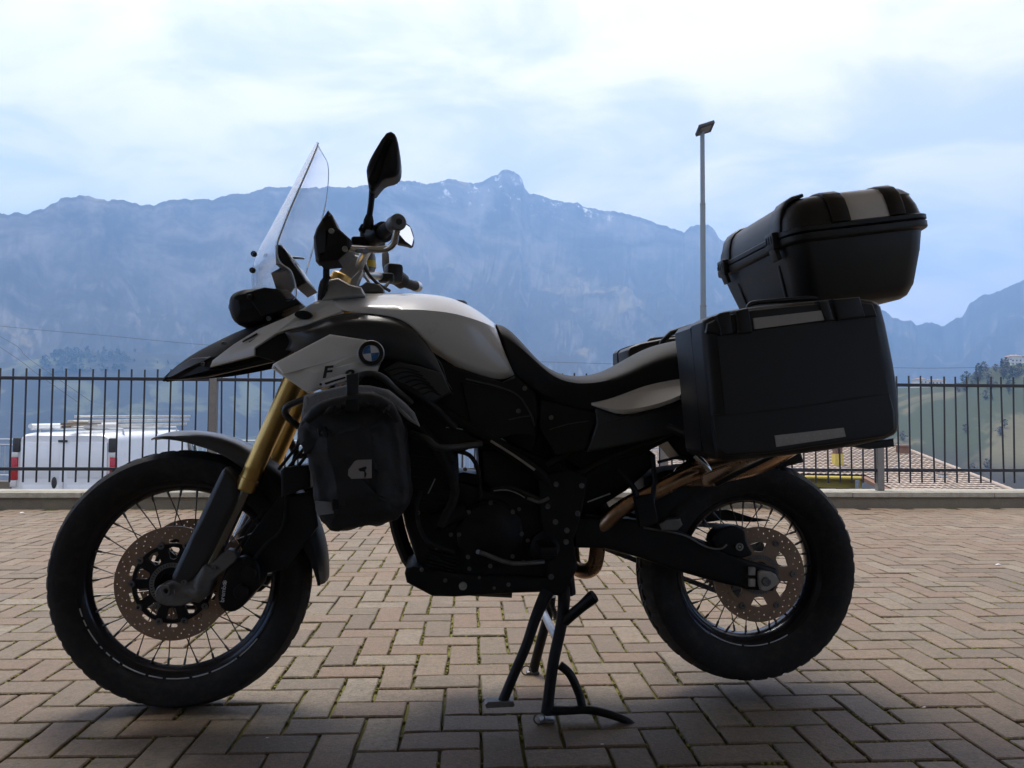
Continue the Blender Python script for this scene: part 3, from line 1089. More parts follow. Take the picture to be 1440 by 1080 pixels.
# --- tiled house below the fence on the right
m_tile = bpy.data.materials.new('roof_tile_clay')
m_tile.use_nodes = True
nt = m_tile.node_tree
b = nt.nodes['Principled BSDF']
geo = nt.nodes.new('ShaderNodeNewGeometry')
r1_ = new_mix(nt, geo.outputs['Random Per Island'], (0.30, 0.235, 0.19), (0.40, 0.325, 0.27))
nn_ = new_noise(nt, geo.outputs['Position'], 0.9, 6, .7)
nt.links.new(new_mix(nt, new_range(nt, nn_, .45, .7, 0, .6), r1_, (0.22, 0.19, 0.16)), b.inputs['Base Color'])
b.inputs['Roughness'].default_value = 0.85
m_ywall = M('yellow_render', (0.55, 0.43, 0.10), 0.85, var=0.12, scale=1.2)
m_brk = M('chimney_brick', (0.20, 0.11, 0.075), 0.85, var=0.3, scale=8)
house = empty('tiled_house', (14, 29.5, LOW_Z - 3.5))
tag(house, 'yellow house below the fence with a low pitched clay tile roof', 'house')
HI = Matrix.Translation(-house.location)
Rr = at_depth(1264, 629, 36.0); Rl_ = at_depth(880, 622, 36.0)
Lr = at_depth(1432, 695, 27.0)
ux = (Rr - Rl_).normalized()                    # along the ridge
dn = Lr - Rr; dn = dn - ux * 0                  # down the slope on the right verge
def roof_pt(s, t, h=0.0):
    """s metres from the right verge to the left, t from ridge (0) to lower eave (1)."""
    p = Rr - ux * s + Vector((dn.x, dn.y, dn.z)) * t
    return HI @ (p + Vector((0, 0, h)))
def tile_field(name, s0, s1f, t0, t1, ncourse, pitch=.24):
    bm = bmesh.new()
    for c in range(ncourse):
        ta = t0 + (t1 - t0) * c / ncourse
        tb = t0 + (t1 - t0) * (c + 1.12) / ncourse
        sE = s1f((ta + tb) / 2)
        n = int((sE - s0) / pitch)
        for k in range(n):
            prof = [(0, .0), (.25, .022), (.5, .03), (.75, .022), (1.0, .0)]
            va = [bm.verts.new(roof_pt(s0 + (k + f) * pitch, ta, h * .6 + .0)) for f, h in prof]
            vb = [bm.verts.new(roof_pt(s0 + (k + f) * pitch, tb, h + .03)) for f, h in prof]
            vc_ = [bm.verts.new(roof_pt(s0 + (k + f) * pitch, tb, h + .015)) for f, h in prof]
            for j in range(4):
                bm.faces.new((va[j], va[j + 1], vb[j + 1], vb[j]))
                bm.faces.new((vb[j], vb[j + 1], vc_[j + 1], vc_[j]))
    bmesh.ops.recalc_face_normals(bm, faces=bm.faces)
    for f in bm.faces:
        if f.normal.z < 0: f.normal_flip()
    return build(name, bm, m_tile, house, smooth=False, kind='stuff')
T_E = .70                                       # main eave
S_CUT = 4.6                                     # the right wing runs on below the main eave
tile_field('roof_tiles', .05, lambda t: 15.5, 0, T_E, 19)
tile_field('roof_tiles', .05, lambda t: S_CUT, T_E, 1.15, 12)
bm = bmesh.new()
q = [roof_pt(0, 0, -.03), roof_pt(15.6, 0, -.03), roof_pt(15.6, T_E, -.03), roof_pt(S_CUT, T_E, -.03), roof_pt(S_CUT, 1.15, -.03), roof_pt(0, 1.15, -.03)]
top = [bm.verts.new(p) for p in q]; bot = [bm.verts.new(p - Vector((0, 0, .14))) for p in q]
bm.faces.new(top); bm.faces.new(bot[::-1])
for k in range(6):
    bm.faces.new((top[k], bot[k], bot[(k + 1) % 6], top[(k + 1) % 6]))
bmesh.ops.recalc_face_normals(bm, faces=bm.faces)
roof = build('roof', bm, m_brk, house, smooth=False)
# far slope
bm = bmesh.new()
q = [roof_pt(0, 0, -.02), roof_pt(15.6, 0, -.02)]
far = [p + Vector((0, 5.5, -1.5)) for p in q]
bm.faces.new([bm.verts.new(p) for p in (q[0], q[1], far[1], far[0])])
build('roof_far_slope', bm, m_tile, house, smooth=False)
n_cap = 52
cap = bmesh.new(); add_lathe(cap, [(.11, -.16), (.125, .16)], 10, 'X', (0, 0, 0), 0, pi)
cme = mesh_from(cap, 'ridge_tile'); cme.materials.append(m_tile)
for k in range(n_cap):
    o = bpy.data.objects.new('ridge_tile', cme); COL.objects.link(o); o.parent = roof; o.location = roof_pt(.15 + k * .295, 0, .0)
vm = bmesh.new(); add_lathe(vm, [(.075, -.2), (.09, .2)], 8, 'Y', (0, 0, 0), 0, pi)
vme = mesh_from(vm, 'verge_tile'); vme.materials.append(m_tile)
ang = atan2(dn.x, -dn.y)
for k in range(28):
    o = bpy.data.objects.new('verge_tile', vme); COL.objects.link(o); o.parent = roof; o.location = roof_pt(0, .01 + k * .041, .05); o.rotation_euler = (math.asin(-dn.z / dn.length) , 0, ang)
# walls under the eaves, gutter, windows
def wall_box(c, s, name='wall', mat=None, par=None):
    bm = bmesh.new(); add_box(bm, c, s); return build(name, bm, mat or m_ywall, par or house, smooth=False)
pe_ = roof_pt(S_CUT, T_E)
wl_ = wall_box((pe_.x - 5.6 + .1, pe_.y + 1.2, pe_.z - 2.6), (11.0, 1.6, 4.9))
wall_box((roof_pt(2.2, .9).x, roof_pt(2.2, .9).y + 1.0, pe_.z - 3.4), (4.0, 3.6, 5.0))
build('gutter', tube([roof_pt(15.5, T_E + .012, -.10), roof_pt(S_CUT - .15, T_E + .012, -.10)], .07, 10), m_ywall, house)
build('downpipe', tube([roof_pt(S_CUT - .05, T_E + .005, -.10), roof_pt(S_CUT - .05, T_E - .01, -.5), roof_pt(S_CUT - .05, T_E - .01, -2.5)], .05, 8), m_ywall, house)
for x in (1207, 1260, 1150):
    q = HI @ at_depth(x, 689.5, pe_.y + house.location.y + .38)
    w_ = wall_box((q.x, pe_.y + .39, q.z - .42), (1.0, .06, 1.0), 'window', m_vgls)
    wall_box((q.x, pe_.y + .36, q.z - .42), (.06, .04, 1.0), 'window_frame', m_post, w_)
# chimneys, vent and the painted valley shadow on the roof
def on_roof(px, py, dep):
    return HI @ at_depth(px, py, dep)
q = on_roof(1178, 659, 31.5)
yc_ = wall_box((q.x, q.y, q.z + .20), (.36, .36, .85), 'yellow_chimney')
for dx in (-.10, .10):
    wall_box((q.x + dx, q.y, q.z + .80), (.10, .30, .32), 'chimney_pier', m_brk, yc_)
wall_box((q.x, q.y, q.z + 1.0), (.46, .46, .07), 'chimney_cap', m_brk, yc_)
q = on_roof(1269, 637, 34.5)
bc_ = wall_box((q.x, q.y, q.z + .10), (.40, .40, .40), 'brick_chimney', m_brk)
wall_box((q.x, q.y, q.z + .34), (.54, .54, .06), 'chimney_cap', m_brk, bc_)
q = on_roof(1326, 672, 29.5)
vt = wall_box((q.x, q.y, q.z + .02), (.26, .26, .22), 'roof_vent', m_van)
wall_box((q.x, q.y, q.z + .16), (.34, .34, .05), 'vent_cap', m_post, vt)
q = on_roof(1291, 669, 30.2)
wall_box((q.x, q.y, q.z + .04), (1.0, .5, .08), 'valley_shadow', m_vgls)  # dark slab stands for the shadow in the roof valley

# --- overhead wires
m_wire = M('wire', (0.05, 0.055, 0.06), 0.6, var=0.1)
for pts, lab in ((((-300, 425, 46), (0, 458.5, 46), (150, 472, 46), (290, 485, 46), (520, 501, 46), (770, 509, 46), (1000, 515, 46), (1245, 517, 46), (1365, 517, 46), (1800, 508, 46)), 'long overhead wire sagging across the whole valley view above the fence'),
                 (((-200, 360, 40), (0, 488, 34), (50, 524, 32), (110, 566, 30)), 'steep overhead wire dropping behind the fence at the left edge, the left one'),
                 (((-200, 375, 44), (0, 473, 37), (40, 504, 35), (130, 566, 32)), 'steep overhead wire dropping behind the fence at the left edge, the right one')):
    o = build('overhead_wire', tube([at_depth(*p) for p in pts], .011, 6, 4), m_wire)
    tag(o, lab, 'wire', 'overhead wires')

# --- far houses on the near hill
m_hwall = M('far_house_wall', (0.62, 0.60, 0.56), 0.8, var=0.06, scale=.3)
m_hroof = M('far_house_roof', (0.30, 0.19, 0.15), 0.8, var=0.15, scale=.5)
m_hwin = M('far_house_window', (0.06, 0.07, 0.08), 0.3, var=0.1)
def far_house(px, py, dep, w, h, d, floors, nwin, label, rz=0.0, rise=2.2):
    p = at_depth(px, py, dep)
    e = empty('hill_house', (p.x, p.y, p.z), rz)
    tag(e, label, 'house', 'houses on the far hillside')
    bm = bmesh.new(); add_box(bm, (0, d / 2, h / 2 - 2), (w, d, h + 4)); build('wall', bm, m_hwall, e, smooth=False)
    bm = bmesh.new()
    o_ = .6
    a = [bm.verts.new(v) for v in ((-w / 2 - o_, -o_, h), (w / 2 + o_, -o_, h), (w / 2 + o_, d + o_, h), (-w / 2 - o_, d + o_, h), (-w / 2 + 1.5, d / 2, h + rise), (w / 2 - 1.5, d / 2, h + rise))]
    for f in ((0, 1, 5, 4), (1, 2, 5), (2, 3, 4, 5), (3, 0, 4), (0, 3, 2, 1)):
        bm.faces.new([a[i] for i in f])
    rf = build('roof', bm, m_hroof, e, smooth=False)
    bm = bmesh.new(); add_box(bm, (w * .22, d / 2 - .6, h + rise * .9), (.8, .8, 1.4)); build('chimney', bm, m_hwall, rf, smooth=False)
    for fl in range(floors):
        for k in range(nwin):
            bm = bmesh.new(); add_box(bm, (-w / 2 + w * (k + .5) / nwin, -.02, 1.5 + fl * 2.8), (1.1, .1, 1.35)); wi = build('window', bm, m_hwin, e, smooth=False)
            bm = bmesh.new(); add_box(bm, (-w / 2 + w * (k + .5) / nwin, -.09, .78 + fl * 2.8), (1.3, .16, .1)); build('sill', bm, m_hwall, wi, smooth=False)
far_house(1299, 544.5, 626, 7.2, 6.7, 11, 2, 2, 'white gable end of the long house just above the fence rail', .1, 1.2)
far_house(1318, 545.5, 634, 16.2, 6.5, 11, 2, 5, 'long low white house with a red roof just above the fence rail on the right', .05, 1.0)
far_house(1283, 553, 590, 4.0, 3.5, 6, 1, 1, 'tiny white shed standing alone left of the long house on the hill', .2, .5)
far_house(1430, 514, 634, 9.2, 7.9, 11, 2, 3, 'white house with a red roof among trees at the right edge', -.1, 1.8)
far_house(1446, 514, 642, 8.4, 7.1, 11, 2, 3, 'red roofed house cut off by the right edge beside the white one', -.1, 1.8)

# --- trees on the near hill and on the far field knoll
m_bark = M('tree_bark', (0.07, 0.055, 0.045), 0.9, var=0.2)
m_leaf = [M('tree_leaf_dark', (0.055, 0.065, 0.045), 0.85, var=0.35, scale=.6), M('tree_leaf_olive', (0.085, 0.085, 0.058), 0.85, var=0.35, scale=.6), M('tree_twigs_brown', (0.11, 0.095, 0.078), 0.9, var=0.3, scale=.6)]
def crown_bm(rng, w, h, conifer, n=170, leaf=.55):
    bm = bmesh.new()
    for _ in range(n):
        t = rng.random()
        if conifer:
            r = w * (1 - t) * rng.random() ** .4
            z = h * (.12 + .88 * t)
        else:
            th = rng.random() * pi
            r = w * sin(th) * rng.random() ** .35
            z = h * (.58 - .42 * cos(th))
        r *= 1 + .35 * sin(3 * t * 6 + rng.random())
        a = rng.random() * 2 * pi
        c = Vector((r * cos(a), r * sin(a), z))
        s = leaf * rng.uniform(.5, 1.25)
        x = Vector((rng.gauss(0, 1), rng.gauss(0, 1), rng.gauss(0, .6))).normalized()
        y = x.cross(Vector((rng.gauss(0, 1), rng.gauss(0, 1), rng.gauss(0, 1)))).normalized()
        k = [bm.verts.new(c + x * s * cos(q_) + y * s * .7 * sin(q_)) for q_ in (0, 1.2, 2.5, 3.6, 5.0)]
        bm.faces.new(k)
    return bm
rt = random.Random(5)
PROTO = []
for i in range(6):
    con = i % 3 == 0
    w, h = (1.5, 7.5) if con else (rt.uniform(2.0, 2.9), rt.uniform(5.0, 6.6))
    cm = mesh_from(crown_bm(rt, w, h, con), 'crown', smooth=False); cm.materials.append(m_leaf[(i + (0 if con else 1)) % 3 if not con else 0])
    tm = bmesh.new()
    add_tube(tm, [(0, 0, -1.5), (.05, .02, h * .35), (.0, .05, h * .8)], [.22, .16, .05], 7)
    for a in range(5):
        add_tube(tm, [(0, 0, h * (.3 + .08 * a)), (w * .5 * cos(a * 2.1), w * .5 * sin(a * 2.1), h * (.5 + .08 * a))], [.07, .02], 5)
    tmm = mesh_from(tm, 'trunk'); tmm.materials.append(m_bark)
    PROTO.append((cm, tmm, con))
TREE_TXT = ['slim dark conifer', 'round leafy tree', 'bushy brownish tree']
def tree(p, s, i, label, group):
    cm, tmm, con = PROTO[i]
    e = empty('hill_conifer' if con else 'hill_tree', p, rt.random() * 6)
    e.scale = (s, s, s)
    tag(e, TREE_TXT[0 if con else (1 if i in (1, 4) else 2)] + label, 'tree', group)
    for nm, me in (('trunk', tmm), ('crown', cm)):
        o = bpy.data.objects.new(nm, me); COL.objects.link(o); o.parent = e
for k in range(44):
    px = rt.choice((rt.uniform(1366, 1428), rt.uniform(1366, 1470), rt.uniform(1340, 1500)))
    tt = rt.uniform(.93, 1.03) if k % 3 else rt.uniform(.80, .95)
    q = hill_point(px, min(tt, 1.0))
    i = rt.randrange(6)
    tree(q, rt.uniform(.7, 1.25), i, ' in the hazy clump on the hill crest at the right edge', 'trees on the right hill crest')
for k in range(26):
    q = hill_point(rt.uniform(1180, 1420), rt.uniform(.2, .75))
    tree(q, rt.uniform(.5, 1.0), rt.choice((1, 2, 4, 5)), ' standing alone on the meadow slope right of the pannier', 'trees on the right meadow slope')
# the wooded top of the far knoll reads as one mass
bm = bmesh.new()
for k in range(150):
    px = rt.choice((rt.uniform(60, 110), rt.uniform(70, 125), rt.uniform(118, 180), rt.uniform(60, 300)))
    a = atan2(*ray(px, 495).xy)
    d, z = knoll(a, rt.choice((17, 16.5, 16, 15)) if px < 200 else 16)
    s = rt.uniform(1.2, 2.4) if px < 185 else rt.uniform(.7, 1.4)
    t = crown_bm(rt, 2.6, 6.5, rt.random() < .3, 46, 1.0)
    bmesh.ops.scale(t, vec=(s, s, s), verts=t.verts)
    bmesh.ops.translate(t, vec=(d * sin(a), d * cos(a), z - 1), verts=t.verts)
    merge(bm, t)
build('knoll_wood', bm, m_leaf[0], smooth=False, kind='stuff')
for (px, py, w) in ((87, 504.5, 9), (98, 504.5, 9)):
    pass

# --- weeds at the kerb and odd scraps on the paving
m_weed = M('weed_green', (0.07, 0.12, 0.035), 0.7, var=0.3, scale=30)
m_dry = M('dry_leaf', (0.22, 0.15, 0.08), 0.8, var=0.3, scale=30)
rw_ = random.Random(9)
def weed(px, py, n, size, label):
    p = at_z(px, py, 0.0)
    bm = bmesh.new()
    for k in range(n):
        a = rw_.random() * 2 * pi
        l = size * rw_.uniform(.5, 1.1)
        b0_ = Vector((rw_.gauss(0, size * .25), rw_.gauss(0, size * .08), 0))
        dr = Vector((cos(a) * .7, sin(a) * .35, rw_.uniform(.3, 1.0))).normalized()
        sd = dr.cross(Vector((0, 0, 1))).normalized() * l * .14
        m1 = b0_ + dr * l * .55
        e1 = b0_ + dr * l + Vector((0, 0, -l * .12))
        vs_ = [bm.verts.new(q) for q in (b0_, m1 - sd, e1, m1 + sd)]
        bm.faces.new(vs_)
    o = build('weed', bm, m_weed, loc=(p.x, p.y, 0))
    tag(o, label, 'weed', 'weeds at the foot of the kerb')
weed(274, 712, 46, .11, 'green weed tuft at the kerb foot seen through the front wheel')
weed(1385, 711, 22, .05, 'low weed tuft at the kerb foot on the far right')
weed(1290, 712, 14, .04, 'small weed tuft at the kerb foot right of the rear wheel')
def scrap(name, px, py, size, mat, label, cat):
    p = at_z(px, py, 0.002)
    bm = bmesh.new()
    n = 7
    ring = [bm.verts.new((size * rw_.uniform(.7, 1.1) * cos(2 * pi * k / n), size * .6 * rw_.uniform(.7, 1.1) * sin(2 * pi * k / n), rw_.uniform(0, size * .25))) for k in range(n)]
    top = bm.verts.new((0, 0, size * .35))
    for k in range(n):
        bm.faces.new((ring[k], ring[(k + 1) % n], top))
    o = build(name, bm, mat, smooth=False, loc=(p.x, p.y, .001))
    tag(o, label, cat)
m_paper = M('white_scrap', (0.72, 0.71, 0.68), 0.7, var=0.05)
scrap('paper_scrap', 1404, 794, .020, m_paper, 'white scrap lying on the paving at the right edge', 'litter')
scrap('pale_pebble', 1300, 994, .006, m_paper, 'tiny white chip on the shaded paving below right of the rear wheel', 'chip')
scrap('pale_pebble', 847, 1046, .005, m_paper, 'tiny white chip on the shaded paving below the stand foot bar', 'chip')
scrap('pale_pebble', 376, 1037, .005, m_paper, 'tiny white chip on the shaded paving behind the front wheel', 'chip')
scrap('dry_leaf', 251, 707, .03, m_dry, 'curled brown leaf at the kerb seen through the front wheel', 'leaf')
scrap('dry_leaf', 31, 721, .022, m_paper, 'pale curled leaf at the kerb near the left edge', 'leaf')

# ---- materials of the bike
m_white = M('cream_white_paint', (0.80, 0.775, 0.73), 0.28, var=0.03, scale=3, coat=0.6, dirt=(0.45, 0.40, 0.33), dirt_amt=0.10)
m_black = M('black_plastic', (0.010, 0.0105, 0.012), 0.48, var=0.3, scale=9, bump=0.06, bscale=500, dirt=(0.030, 0.028, 0.024), dirt_amt=0.25, spec=0.3)
m_matte = M('matte_black_plastic', (0.011, 0.0115, 0.012), 0.68, var=0.3, scale=9, bump=0.08, bscale=500, spec=0.16)
m_satin = M('dark_satin_paint', (0.032, 0.034, 0.038), 0.34, var=0.2, scale=5, coat=0.15, dirt=(0.08, 0.075, 0.07), dirt_amt=0.2)
m_grey = M('graphite_satin_paint', (0.055, 0.058, 0.065), 0.30, var=0.12, scale=5, coat=0.2, dirt=(0.12, 0.11, 0.10), dirt_amt=0.2)
m_case = M('luggage_black_plastic', (0.0105, 0.011, 0.0125), 0.42, var=0.2, scale=6, bump=0.10, bscale=600, dirt=(0.033, 0.030, 0.027), dirt_amt=0.15, spec=0.5)
m_rub = M('tyre_rubber', (0.012, 0.012, 0.0125), 0.78, var=0.25, scale=14, bump=0.15, bscale=250, dirt=(0.06, 0.052, 0.042), dirt_amt=0.45)
m_eng = M('engine_black_paint', (0.010, 0.0105, 0.012), 0.45, 0.2, var=0.3, scale=12, bump=0.08, bscale=300, dirt=(0.036, 0.030, 0.024), dirt_amt=0.35, spec=0.3)
m_gold = M('gold_anodised', (0.78, 0.51, 0.17), 0.32, 0.85, var=0.06, scale=8, dirt=(0.25, 0.18, 0.08), dirt_amt=0.25)
m_alu = M('cast_aluminium', (0.52, 0.52, 0.51), 0.38, 0.9, var=0.12, scale=14, bump=0.08, bscale=300, dirt=(0.16, 0.14, 0.12), dirt_amt=0.35)
m_dalu = M('dull_grey_casting', (0.20, 0.20, 0.20), 0.5, 0.8, var=0.15, scale=18, bump=0.1, bscale=300, dirt=(0.08, 0.07, 0.06), dirt_amt=0.5)
m_chrome = M('chrome_steel', (0.72, 0.72, 0.72), 0.13, 1.0, var=0.04, scale=10)
m_pale = M('pale_cast_plate', (0.42, 0.38, 0.33), 0.5, 0.2, var=0.15, scale=20, dirt=(0.16, 0.13, 0.10), dirt_amt=0.4)
m_dchrome = M('dark_chrome', (0.34, 0.33, 0.32), 0.22, 1.0, var=0.1, scale=20)
m_disc = M('brake_disc_steel', (0.33, 0.225, 0.155), 0.45, 0.4, var=0.12, scale=16, dirt=(0.18, 0.12, 0.08), dirt_amt=0.5)
m_spoke = M('spoke_steel', (0.10, 0.10, 0.10), 0.35, 0.9, var=0.1, scale=10)
m_exh = M('heat_tinted_steel', (0.50, 0.33, 0.22), 0.27, 1.0, var=0.22, scale=7, dirt=(0.16, 0.10, 0.07), dirt_amt=0.5)
m_seat = M('seat_vinyl', (0.021, 0.0215, 0.023), 0.58, var=0.15, scale=8, bump=0.14, bscale=380, spec=0.28)
m_fab = M('bag_black_fabric', (0.017, 0.0175, 0.0195), 0.62, var=0.25, scale=10, bump=0.5, bscale=30)
m_fabg = M('bag_grey_fabric', (0.25, 0.255, 0.27), 0.7, var=0.2, scale=9, bump=0.5, bscale=160)
m_web = M('strap_webbing', (0.022, 0.022, 0.024), 0.75, var=0.2, scale=60, bump=0.4, bscale=700)
m_refl = M('reflective_tape', (0.44, 0.41, 0.385), 0.4, 0.1, var=0.12, scale=60)
m_rdot = M('reflective_tape_dot', (0.50, 0.48, 0.46), 0.35, 0.1, var=0.05, scale=60)
m_silver = M('silver_lid_insert', (0.80, 0.79, 0.77), 0.45, 0.1, var=0.05, scale=4)
m_tape = M('white_rim_tape', (0.62, 0.63, 0.66), 0.4, var=0.05)
m_emblue = M('emblem_blue', (0.02, 0.12, 0.33), 0.25, var=0.03, coat=0.5)
m_emwht = M('emblem_white', (0.72, 0.72, 0.74), 0.25, var=0.03, coat=0.5)
m_ink = M('black_decal', (0.012, 0.012, 0.012), 0.4, var=0.1)
m_yel = M('yellow_label', (0.62, 0.46, 0.03), 0.4, var=0.1)
m_mirror = M('mirror_glass', (0.9, 0.9, 0.92), 0.02, 1.0, var=0.0)
m_logo = M('logo_grey_print', (0.30, 0.27, 0.25), 0.55, var=0.08, scale=30)
def glass_mat(name, tint, refl, haze_w):
    m = bpy.data.materials.new(name)
    m.use_nodes = True
    nt = m.node_tree
    nt.nodes.clear()
    o = nt.nodes.new('ShaderNodeOutputMaterial')
    tr = nt.nodes.new('ShaderNodeBsdfTransparent'); tr.inputs[0].default_value = (*tint, 1)
    gl = nt.nodes.new('ShaderNodeBsdfGlossy'); gl.inputs['Roughness'].default_value = 0.03
    df = nt.nodes.new('ShaderNodeBsdfTranslucent'); df.inputs[0].default_value = (0.8, 0.83, 0.86, 1)
    lw = nt.nodes.new('ShaderNodeLayerWeight'); lw.inputs[0].default_value = 0.5
    fr = nt.nodes.new('ShaderNodeMath'); fr.operation = 'MULTIPLY_ADD'; fr.inputs[1].default_value = 0.97; fr.inputs[2].default_value = 0.012
    pw = nt.nodes.new('ShaderNodeMath'); pw.operation = 'POWER'; pw.inputs[1].default_value = refl
    nt.links.new(lw.outputs['Facing'], pw.inputs[0]); nt.links.new(pw.outputs[0], fr.inputs[0])
    m1 = nt.nodes.new('ShaderNodeMixShader'); m1.inputs[0].default_value = haze_w
    m2 = nt.nodes.new('ShaderNodeMixShader')
    nt.links.new(tr.outputs[0], m1.inputs[1]); nt.links.new(df.outputs[0], m1.inputs[2])
    nt.links.new(fr.outputs[0], m2.inputs[0]); nt.links.new(m1.outputs[0], m2.inputs[1]); nt.links.new(gl.outputs[0], m2.inputs[2])
    nt.links.new(m2.outputs[0], o.inputs[0])
    return m
m_screen = glass_mat('clear_polycarbonate', (0.99, 0.99, 0.995), 3.4, 0.02)
m_smoke = glass_mat('smoked_plastic', (0.16, 0.17, 0.18), 4.5, 0.02)
m_edge = M('polycarbonate_edge', (0.75, 0.80, 0.84), 0.25, var=0.02)

# ---------------------------------------------------------------- wheels
FC = P(257, 816, 0); FC.z = 0.346
RC = P(1047, 806, 0); RC.z = 0.352
def wheel(name, c, R, rim_r, width, nblock, hub_w, drop, tread):
    """Spoked wheel: the part itself is the rim; tyre, hub and every spoke are its sub-parts."""
    w2 = width / 2
    prof = [(rim_r - .006, -w2 * .52), (rim_r + .008, -w2 * .60), (rim_r + .012, -w2 * .58), (rim_r + .002, -w2 * .44), (rim_r - .014, -w2 * .30), (rim_r - .018, 0),
            (rim_r - .014, w2 * .30), (rim_r + .002, w2 * .44), (rim_r + .012, w2 * .58), (rim_r + .008, w2 * .60), (rim_r - .006, w2 * .52), (rim_r - .020, w2 * .30), (rim_r - .025, 0), (rim_r - .020, -w2 * .30)]
    m_rim = M(name + '_black_rim', (0.022, 0.025, 0.034), 0.22, 0.6, var=0.2, scale=9, coat=0.3)
    rim = build(name, lathe(prof, 96, closed_profile=True), m_rim, bike, loc=c)
    # tyre with a blocked tread: every few segments of the crown dip to a groove
    sh = R - rim_r
    tp = [(rim_r + .004, -w2 * .56), (rim_r + sh * .18, -w2 * .80), (rim_r + sh * .45, -w2 * .985), (rim_r + sh * .66, -w2 * .99), (rim_r + sh * .80, -w2 * .90), (rim_r + sh * .805, -w2 * .885),
          (rim_r + sh * .90, -w2 * .70), (R - sh * .03, -w2 * .40), (R - sh * .03 - tread * .8, -w2 * .36), (R - sh * .02 - tread * .8, -w2 * .31), (R - sh * .015, -w2 * .28), (R, -w2 * .08), (R - tread * .8, -w2 * .05)]
    tp = tp + [(r, -h) for r, h in tp[::-1]]
    rows = len(tp)
    def rf(k, j, r):
        jj = min(j, rows - 1 - j)
        if jj >= 5:
            ph = (k + (2 if jj < 8 else 0)) % 5
            if ph in (0,):
                return r - tread * (1.0 if jj >= 6 else 0.6)
        return r
    build('tyre', lathe(tp, nblock * 5, rfun=rf), m_rub, rim, angle=28)
    hub = [(.012, -hub_w - .012), (.024, -hub_w - .012), (.026, -hub_w), (.055, -hub_w + .002), (.058, -hub_w + .012), (.034, -hub_w + .02), (.030, 0), (.034, hub_w - .02), (.058, hub_w - .012), (.055, hub_w - .002), (.026, hub_w), (.024, hub_w + .012), (.012, hub_w + .012)]
    build('hub', lathe(hub, 40, closed_profile=True), m_eng, rim)
    # two spoke meshes (near and far flange), 36 spokes
    for side in (-1, 1):
        for lean in (-1, 1):
            a = lean * 0.62
            p0 = Vector((.054 * cos(a), side * (hub_w - .008), .054 * sin(a)))
            p1 = Vector((rim_r - .022, side * w2 * .12, 0))
            t = tube([p0, p0.lerp(p1, .5), p1], 0.0017, 6)
            d = (p0 - p1).normalized()
            add_tube(t, [p1, p1 + d * .016, p1 + d * .019], [.0034, .0032, .002], 8)
            me = mesh_from(t, 'spoke')
            me.materials.append(m_spoke)
            for k in range(9):
                o = bpy.data.objects.new('spoke', me)
                COL.objects.link(o)
                o.parent = rim
                o.rotation_euler = (0, -(2 * pi * k / 9 + (side + 1) * pi / 18 + (lean + 1) * pi / 36 * 2 * .5 + .03), 0)
    return rim
fw = wheel('front_wheel', FC, 0.348, 0.262, 0.094, 46, 0.045, 0, 0.0035)
rw = wheel('rear_wheel', RC, 0.322, 0.213, 0.150, 42, 0.060, 0, 0.0065)

def holed_disc(R, r_in, v, rows, slots, parent, name='brake_disc', wave=0.0):
    loops = [[((R + wave * (1 if (k // 3) % 4 < 2 else -1)) * cos(2 * pi * k / 120), (R + wave * (1 if (k // 3) % 4 < 2 else -1)) * sin(2 * pi * k / 120)) for k in range(120)], circle(0, 0, r_in, 72)]
    for rr, n, hr, ph in rows:
        for k in range(n):
            a = 2 * pi * k / n + ph
            loops.append(circle(rr * cos(a), rr * sin(a), hr, 8))
    for rr, n, la, lw, ph in slots:
        for k in range(n):
            a = 2 * pi * k / n + ph
            pts = [(lw * cos(t), lw * sin(t)) for t in [pi / 2 + i * pi / 5 for i in range(6)]]
            q = [(x - la, y) for x, y in pts] + [(-x + la, -y) for x, y in pts]
            loops.append([(rr * cos(a) + x * -sin(a) + y * cos(a), rr * sin(a) + x * cos(a) + y * sin(a)) for x, y in q])
    return link(name, plate_mesh(name, loops, v - .0025, v + .0025), m_disc, parent)
def carrier(R, r, n, v, parent, mat):
    """Star-shaped disc carrier with windows and ten drive buttons."""
    loops = [circle(0, 0, R, 60), circle(0, 0, .036, 32)]
    for k in range(n):
        a = 2 * pi * (k + .5) / n
        b = pi / n * .55
        lp = [(r1 * cos(a + s), r1 * sin(a + s)) for r1, s in ((R * .90, -b), (R * .92, 0), (R * .90, b), (.066, b * .75), (.062, 0), (.066, -b * .75))]
        loops.append(lp)
    o = link('disc_carrier', plate_mesh('disc_carrier', loops, v - .004, v + .004), mat, parent)
    for k in range(n):
        a = 2 * pi * k / n
        bm = lathe([(.003, -.005), (.004, -.008), (.0085, -.008), (.0095, -.005), (.0095, .006)], 14, 'Y', (R * cos(a), v, R * sin(a)))
        build('drive_button', bm, m_dalu, parent)
    return o
FR_ROWS = [(.142, 30, .0021, 0), (.1335, 30, .0021, .07), (.125, 30, .0021, .14)]
for s in (-1, 1):
    holed_disc(.150, .104, s * .072, FR_ROWS, [(.111, 10, .009, .0050, .314)], fw)
    carrier(.104, .06, 10, s * .072, fw, m_eng)
    # toothed speed-sensor ring
loops = [circle(0, 0, .056, 60), circle(0, 0, .044, 40)]
for k in range(44):
    a = 2 * pi * k / 44
    loops.append([((.0505 + x) * cos(a) - y * sin(a), (.0505 + x) * sin(a) + y * cos(a)) for x, y in ((-.0035, -.0012), (.0035, -.0012), (.0035, .0012), (-.0035, .0012))])
for w_, v_ in ((fw, -.086), (rw, -.104)):
    link('sensor_ring', plate_mesh('sensor_ring', loops, v_ - .001, v_ + .001), m_dalu, w_)
